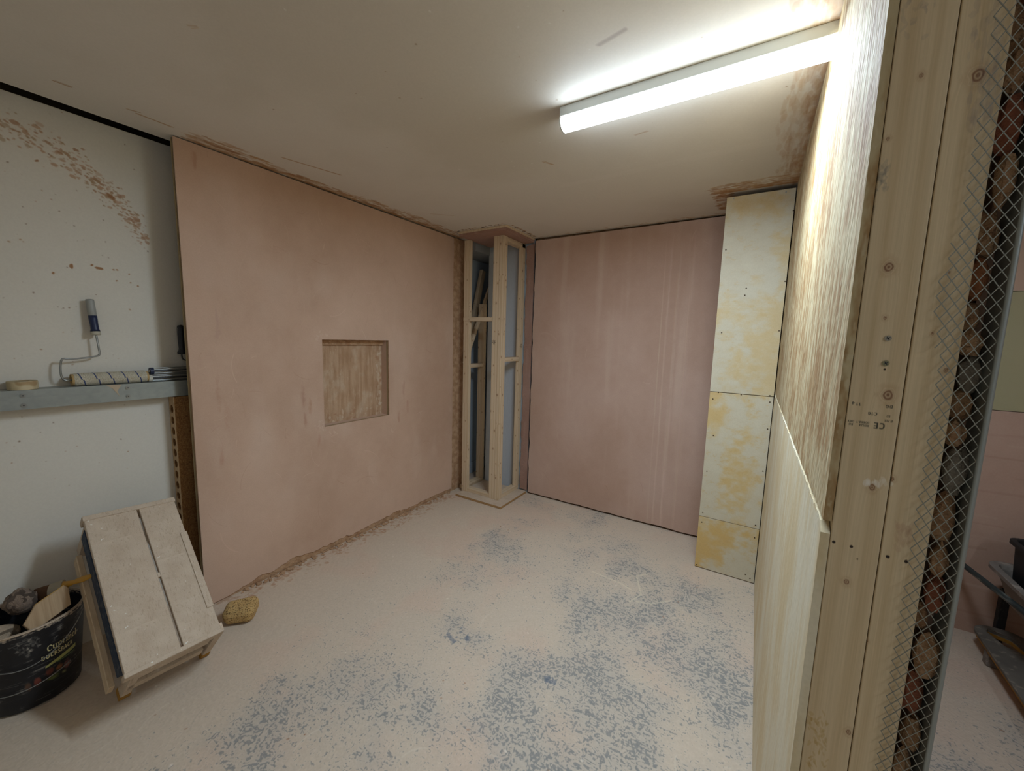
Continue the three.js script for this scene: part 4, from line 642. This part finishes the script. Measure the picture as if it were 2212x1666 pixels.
  // brush
  { const b = thing('paint_brush', 'paint brush with a yellow handle laid across the black bucket', 'brush', [-2.36, .38, -.3]);
    const tip = hit(199, 1244, 'x', -2.26), root = hit(108, 1276, 'x', -2.43); const d = tip.clone().sub(root); const M2 = (f) => root.clone().add(d.clone().multiplyScalar(f)).toArray();
    const ringAt = (f, w, h) => { const q = new THREE.Vector3(...M2(f)), e = d.clone().normalize(), n = new THREE.Vector3(.8, .5, 0); n.sub(e.clone().multiplyScalar(n.dot(e))).normalize(); const s = new THREE.Vector3().crossVectors(e, n); return Array.from({ length: 14 }, (_, k) => { const a = k / 14 * 6.283; return q.clone().add(s.clone().multiplyScalar(Math.cos(a) * w)).add(n.clone().multiplyScalar(Math.sin(a) * h)).toArray(); }); };
    part('handle', loft([ringAt(1, .003, .003), ringAt(.96, .009, .005), ringAt(.8, .0125, .006), ringAt(.55, .009, .006), ringAt(.35, .016, .007), ringAt(.3, .02, .007)]), std({ color: 0xc08c2a, roughness: .5 }), b); part('ferrule', loft([ringAt(.32, .025, .0095), ringAt(.0, .026, .0095)]), std({ color: 0xa89c88, roughness: .9 }), b); part('bristles', loft([ringAt(.0, .025, .009), ringAt(-.2, .027, .008), ringAt(-.4, .028, .004)]), std({ map: renderMap, color: 0x8c7a68, roughness: 1 }), b); }
}

// ------------------------------------------------------------------ the next room's clutter
function roundedRing(x0, x1, z0, z1, r, y, n = 6) { const pts = []; for (const [cx, cz, a0] of [[x1 - r, z1 - r, 0], [x0 + r, z1 - r, 1], [x0 + r, z0 + r, 2], [x1 - r, z0 + r, 3]]) for (let i = 0; i <= n; i++) { const a = (a0 + i / n) * Math.PI / 2; pts.push([cx + Math.cos(a) * r, y, cz + Math.sin(a) * r]); } return pts.reverse(); }
function tubGeometry(x0, x1, z0, z1, yb, yt, tp, r, lip) {
  const R = (d, y) => roundedRing(x0 + d, x1 - d, z0 + d, z1 - d, Math.max(.01, r - d * .5), y);
  return loft([R(tp, yb), R(lip + .002, yt - .02), R(0, yt - .018), R(0, yt - .002), R(.003, yt), R(lip + .004, yt), R(lip + .007, yt - .006), R(tp + .008, yb + .008)]);
}
const dirtyGrey = std({ map: texture(256, 256, (u, v) => mixc(mixc([112, 104, 96], [150, 140, 130], fbm(u * 6, v * 6, 4)), [186, 172, 156], sstep(.6, .75, fbm(u * 20, v * 20, 3)) * .6)), roughness: .8 });
const dirtyBlack = std({ map: texture(256, 256, (u, v) => mixc(mixc([16, 17, 20], [30, 32, 36], fbm(u * 6, v * 6, 4)), [120, 116, 108], sstep(.66, .8, fbm(u * 14, v * 14, 4)) * .5)), roughness: .6 });
{
  const st = thing('mixing_barrow', 'grey mixing tub fixed in a dark tubular steel stand by the pink wall', 'tub', [1.3, 0, -2.5]);
  const tubeMat = std({ map: texture(128, 128, (u, v) => mixc([52, 62, 62], [118, 122, 116], sstep(.5, .75, fbm(u * 5, v * 9, 4)))), roughness: .55, metalness: .2 });
  const a = hit(2075, 1216, 'z', -2.86), b = hit(2212, 1322, 'x', 1.062); const d = b.clone().sub(a);
  const A = a.clone().add(d.clone().multiplyScalar(-.12)), Bq = a.clone().add(d.clone().multiplyScalar(1.9));
  part('rail', rod(A.toArray(), Bq.toArray(), .0125, 14), tubeMat, st);
  part('rail', rod([1.62, A.y, A.z], [1.62, Bq.y, Bq.z], .0125, 14), tubeMat, st);
  for (const [x, z] of [[1.177, -2.905], [1.55, -2.905], [1.3, -2.1], [1.55, -2.1]]) part('leg', rbox(x - .016, x + .016, 0, .3, z - .016, z + .016, .004), dirtyBlack, st);
  part('crossbar', rbox(1.16, 1.63, .272, .3, -2.92, -2.89), tubeMat, st); part('crossbar', rbox(1.1, 1.63, .272, .3, -2.115, -2.085), tubeMat, st); for (const x of [1.2, 1.5]) part('bearer', rbox(x, x + .03, .272, .3, -2.89, -2.115), tubeMat, st);
  for (const [x, z] of [[1.62, -2.785], [1.12, -2.1], [1.62, -2.1]]) part('upright', rod([x, .285, z], [x, A.y + (Bq.y - A.y) * (z - A.z) / (Bq.z - A.z), z], .01, 10), tubeMat, st);
  part('tub_body', tubGeometry(1.054, 1.6, -2.83, -2.16, .301, .468, .07, .07, .022), dirtyGrey, st, 'plaster-grey open tub with a rounded rim');
  const bt = thing('black_tub', 'black plastic tub standing inside the grey mixing tub', 'tub', [1.32, .31, -2.52]);
  part('body', tubGeometry(1.1, 1.5, -2.80, -2.24, .3105, .612, .03, .05, .014), dirtyBlack, bt);
  const dust = part('dry_plaster', boxUV(rbox(1.175, 1.475, .33, .5, -2.76, -2.28, .02), .4, .4), std({ map: renderMap, color: 0xe8d8c0 }), bt, 'dry beige plaster powder'); dust.userData.kind = 'stuff';
  // folded platform with a hand slot
  const p = thing('folded_work_platform', 'folded grey work platform with a hand slot and ochre edge lying on the floor', 'platform', [1.1, 0, -2.5]);
  const s = new THREE.Shape(); const x0 = -.09, x1 = .09, L = .87, r = .075; s.moveTo(x0, 0); s.lineTo(x0, L - r); s.absarc(x0 + r, L - r, r, Math.PI, Math.PI / 2, true); s.lineTo(x1 - r, L); s.absarc(x1 - r, L - r, r, Math.PI / 2, 0, true); s.lineTo(x1, 0); s.closePath();
  const hp = new THREE.Path(); hp.moveTo(-.05, L - .06); hp.lineTo(-.035, L - .03); hp.lineTo(.03, L - .07); hp.lineTo(.062, L - .19); hp.lineTo(.045, L - .21); hp.lineTo(-.02, L - .16); hp.closePath(); s.holes.push(hp);
  const place = (g, y) => { g.rotateX(-Math.PI / 2); g.rotateZ(.05); g.rotateY(-.045); g.translate(1.115, y, -2.0); return g; };
  const deck = place(new THREE.ExtrudeGeometry(s, { depth: .012, bevelEnabled: true, bevelSize: .002, bevelThickness: .002, bevelSegments: 1, curveSegments: 12 }), .088); boxUV(deck, .5, .5); const dm = part('deck', deck, std({ map: dirtyGrey.map, color: 0xd6d6d0, roughness: .8 }), p, 'grey dusty deck');
  const e2 = new THREE.Shape(); e2.moveTo(x0 + .006, 0); e2.lineTo(x0 + .006, L - r); e2.absarc(x0 + r, L - r, r - .006, Math.PI, Math.PI / 2, true); e2.lineTo(x1 - r, L - .006); e2.absarc(x1 - r, L - r, r - .006, Math.PI / 2, 0, true); e2.lineTo(x1 - .006, 0); e2.closePath(); e2.holes.push(hp);
  part('edge', boxUV(place(new THREE.ExtrudeGeometry(e2, { depth: .018, bevelEnabled: false, curveSegments: 12 }), .068), .3, .3), std({ color: 0xb48434, roughness: .8, bumpMap: renderBump, bumpScale: .003 }), p, 'ochre edge');
  for (const z of [-2.7, -2.2]) part('folded_leg', rbox(1.06, 1.17, 0, .07, z, z + .04, .006), dirtyGrey, p);
}

scene.traverse((o) => { if (o.isMesh) { o.castShadow = true; o.receiveShadow = true; } });
renderer.render(scene, camera);
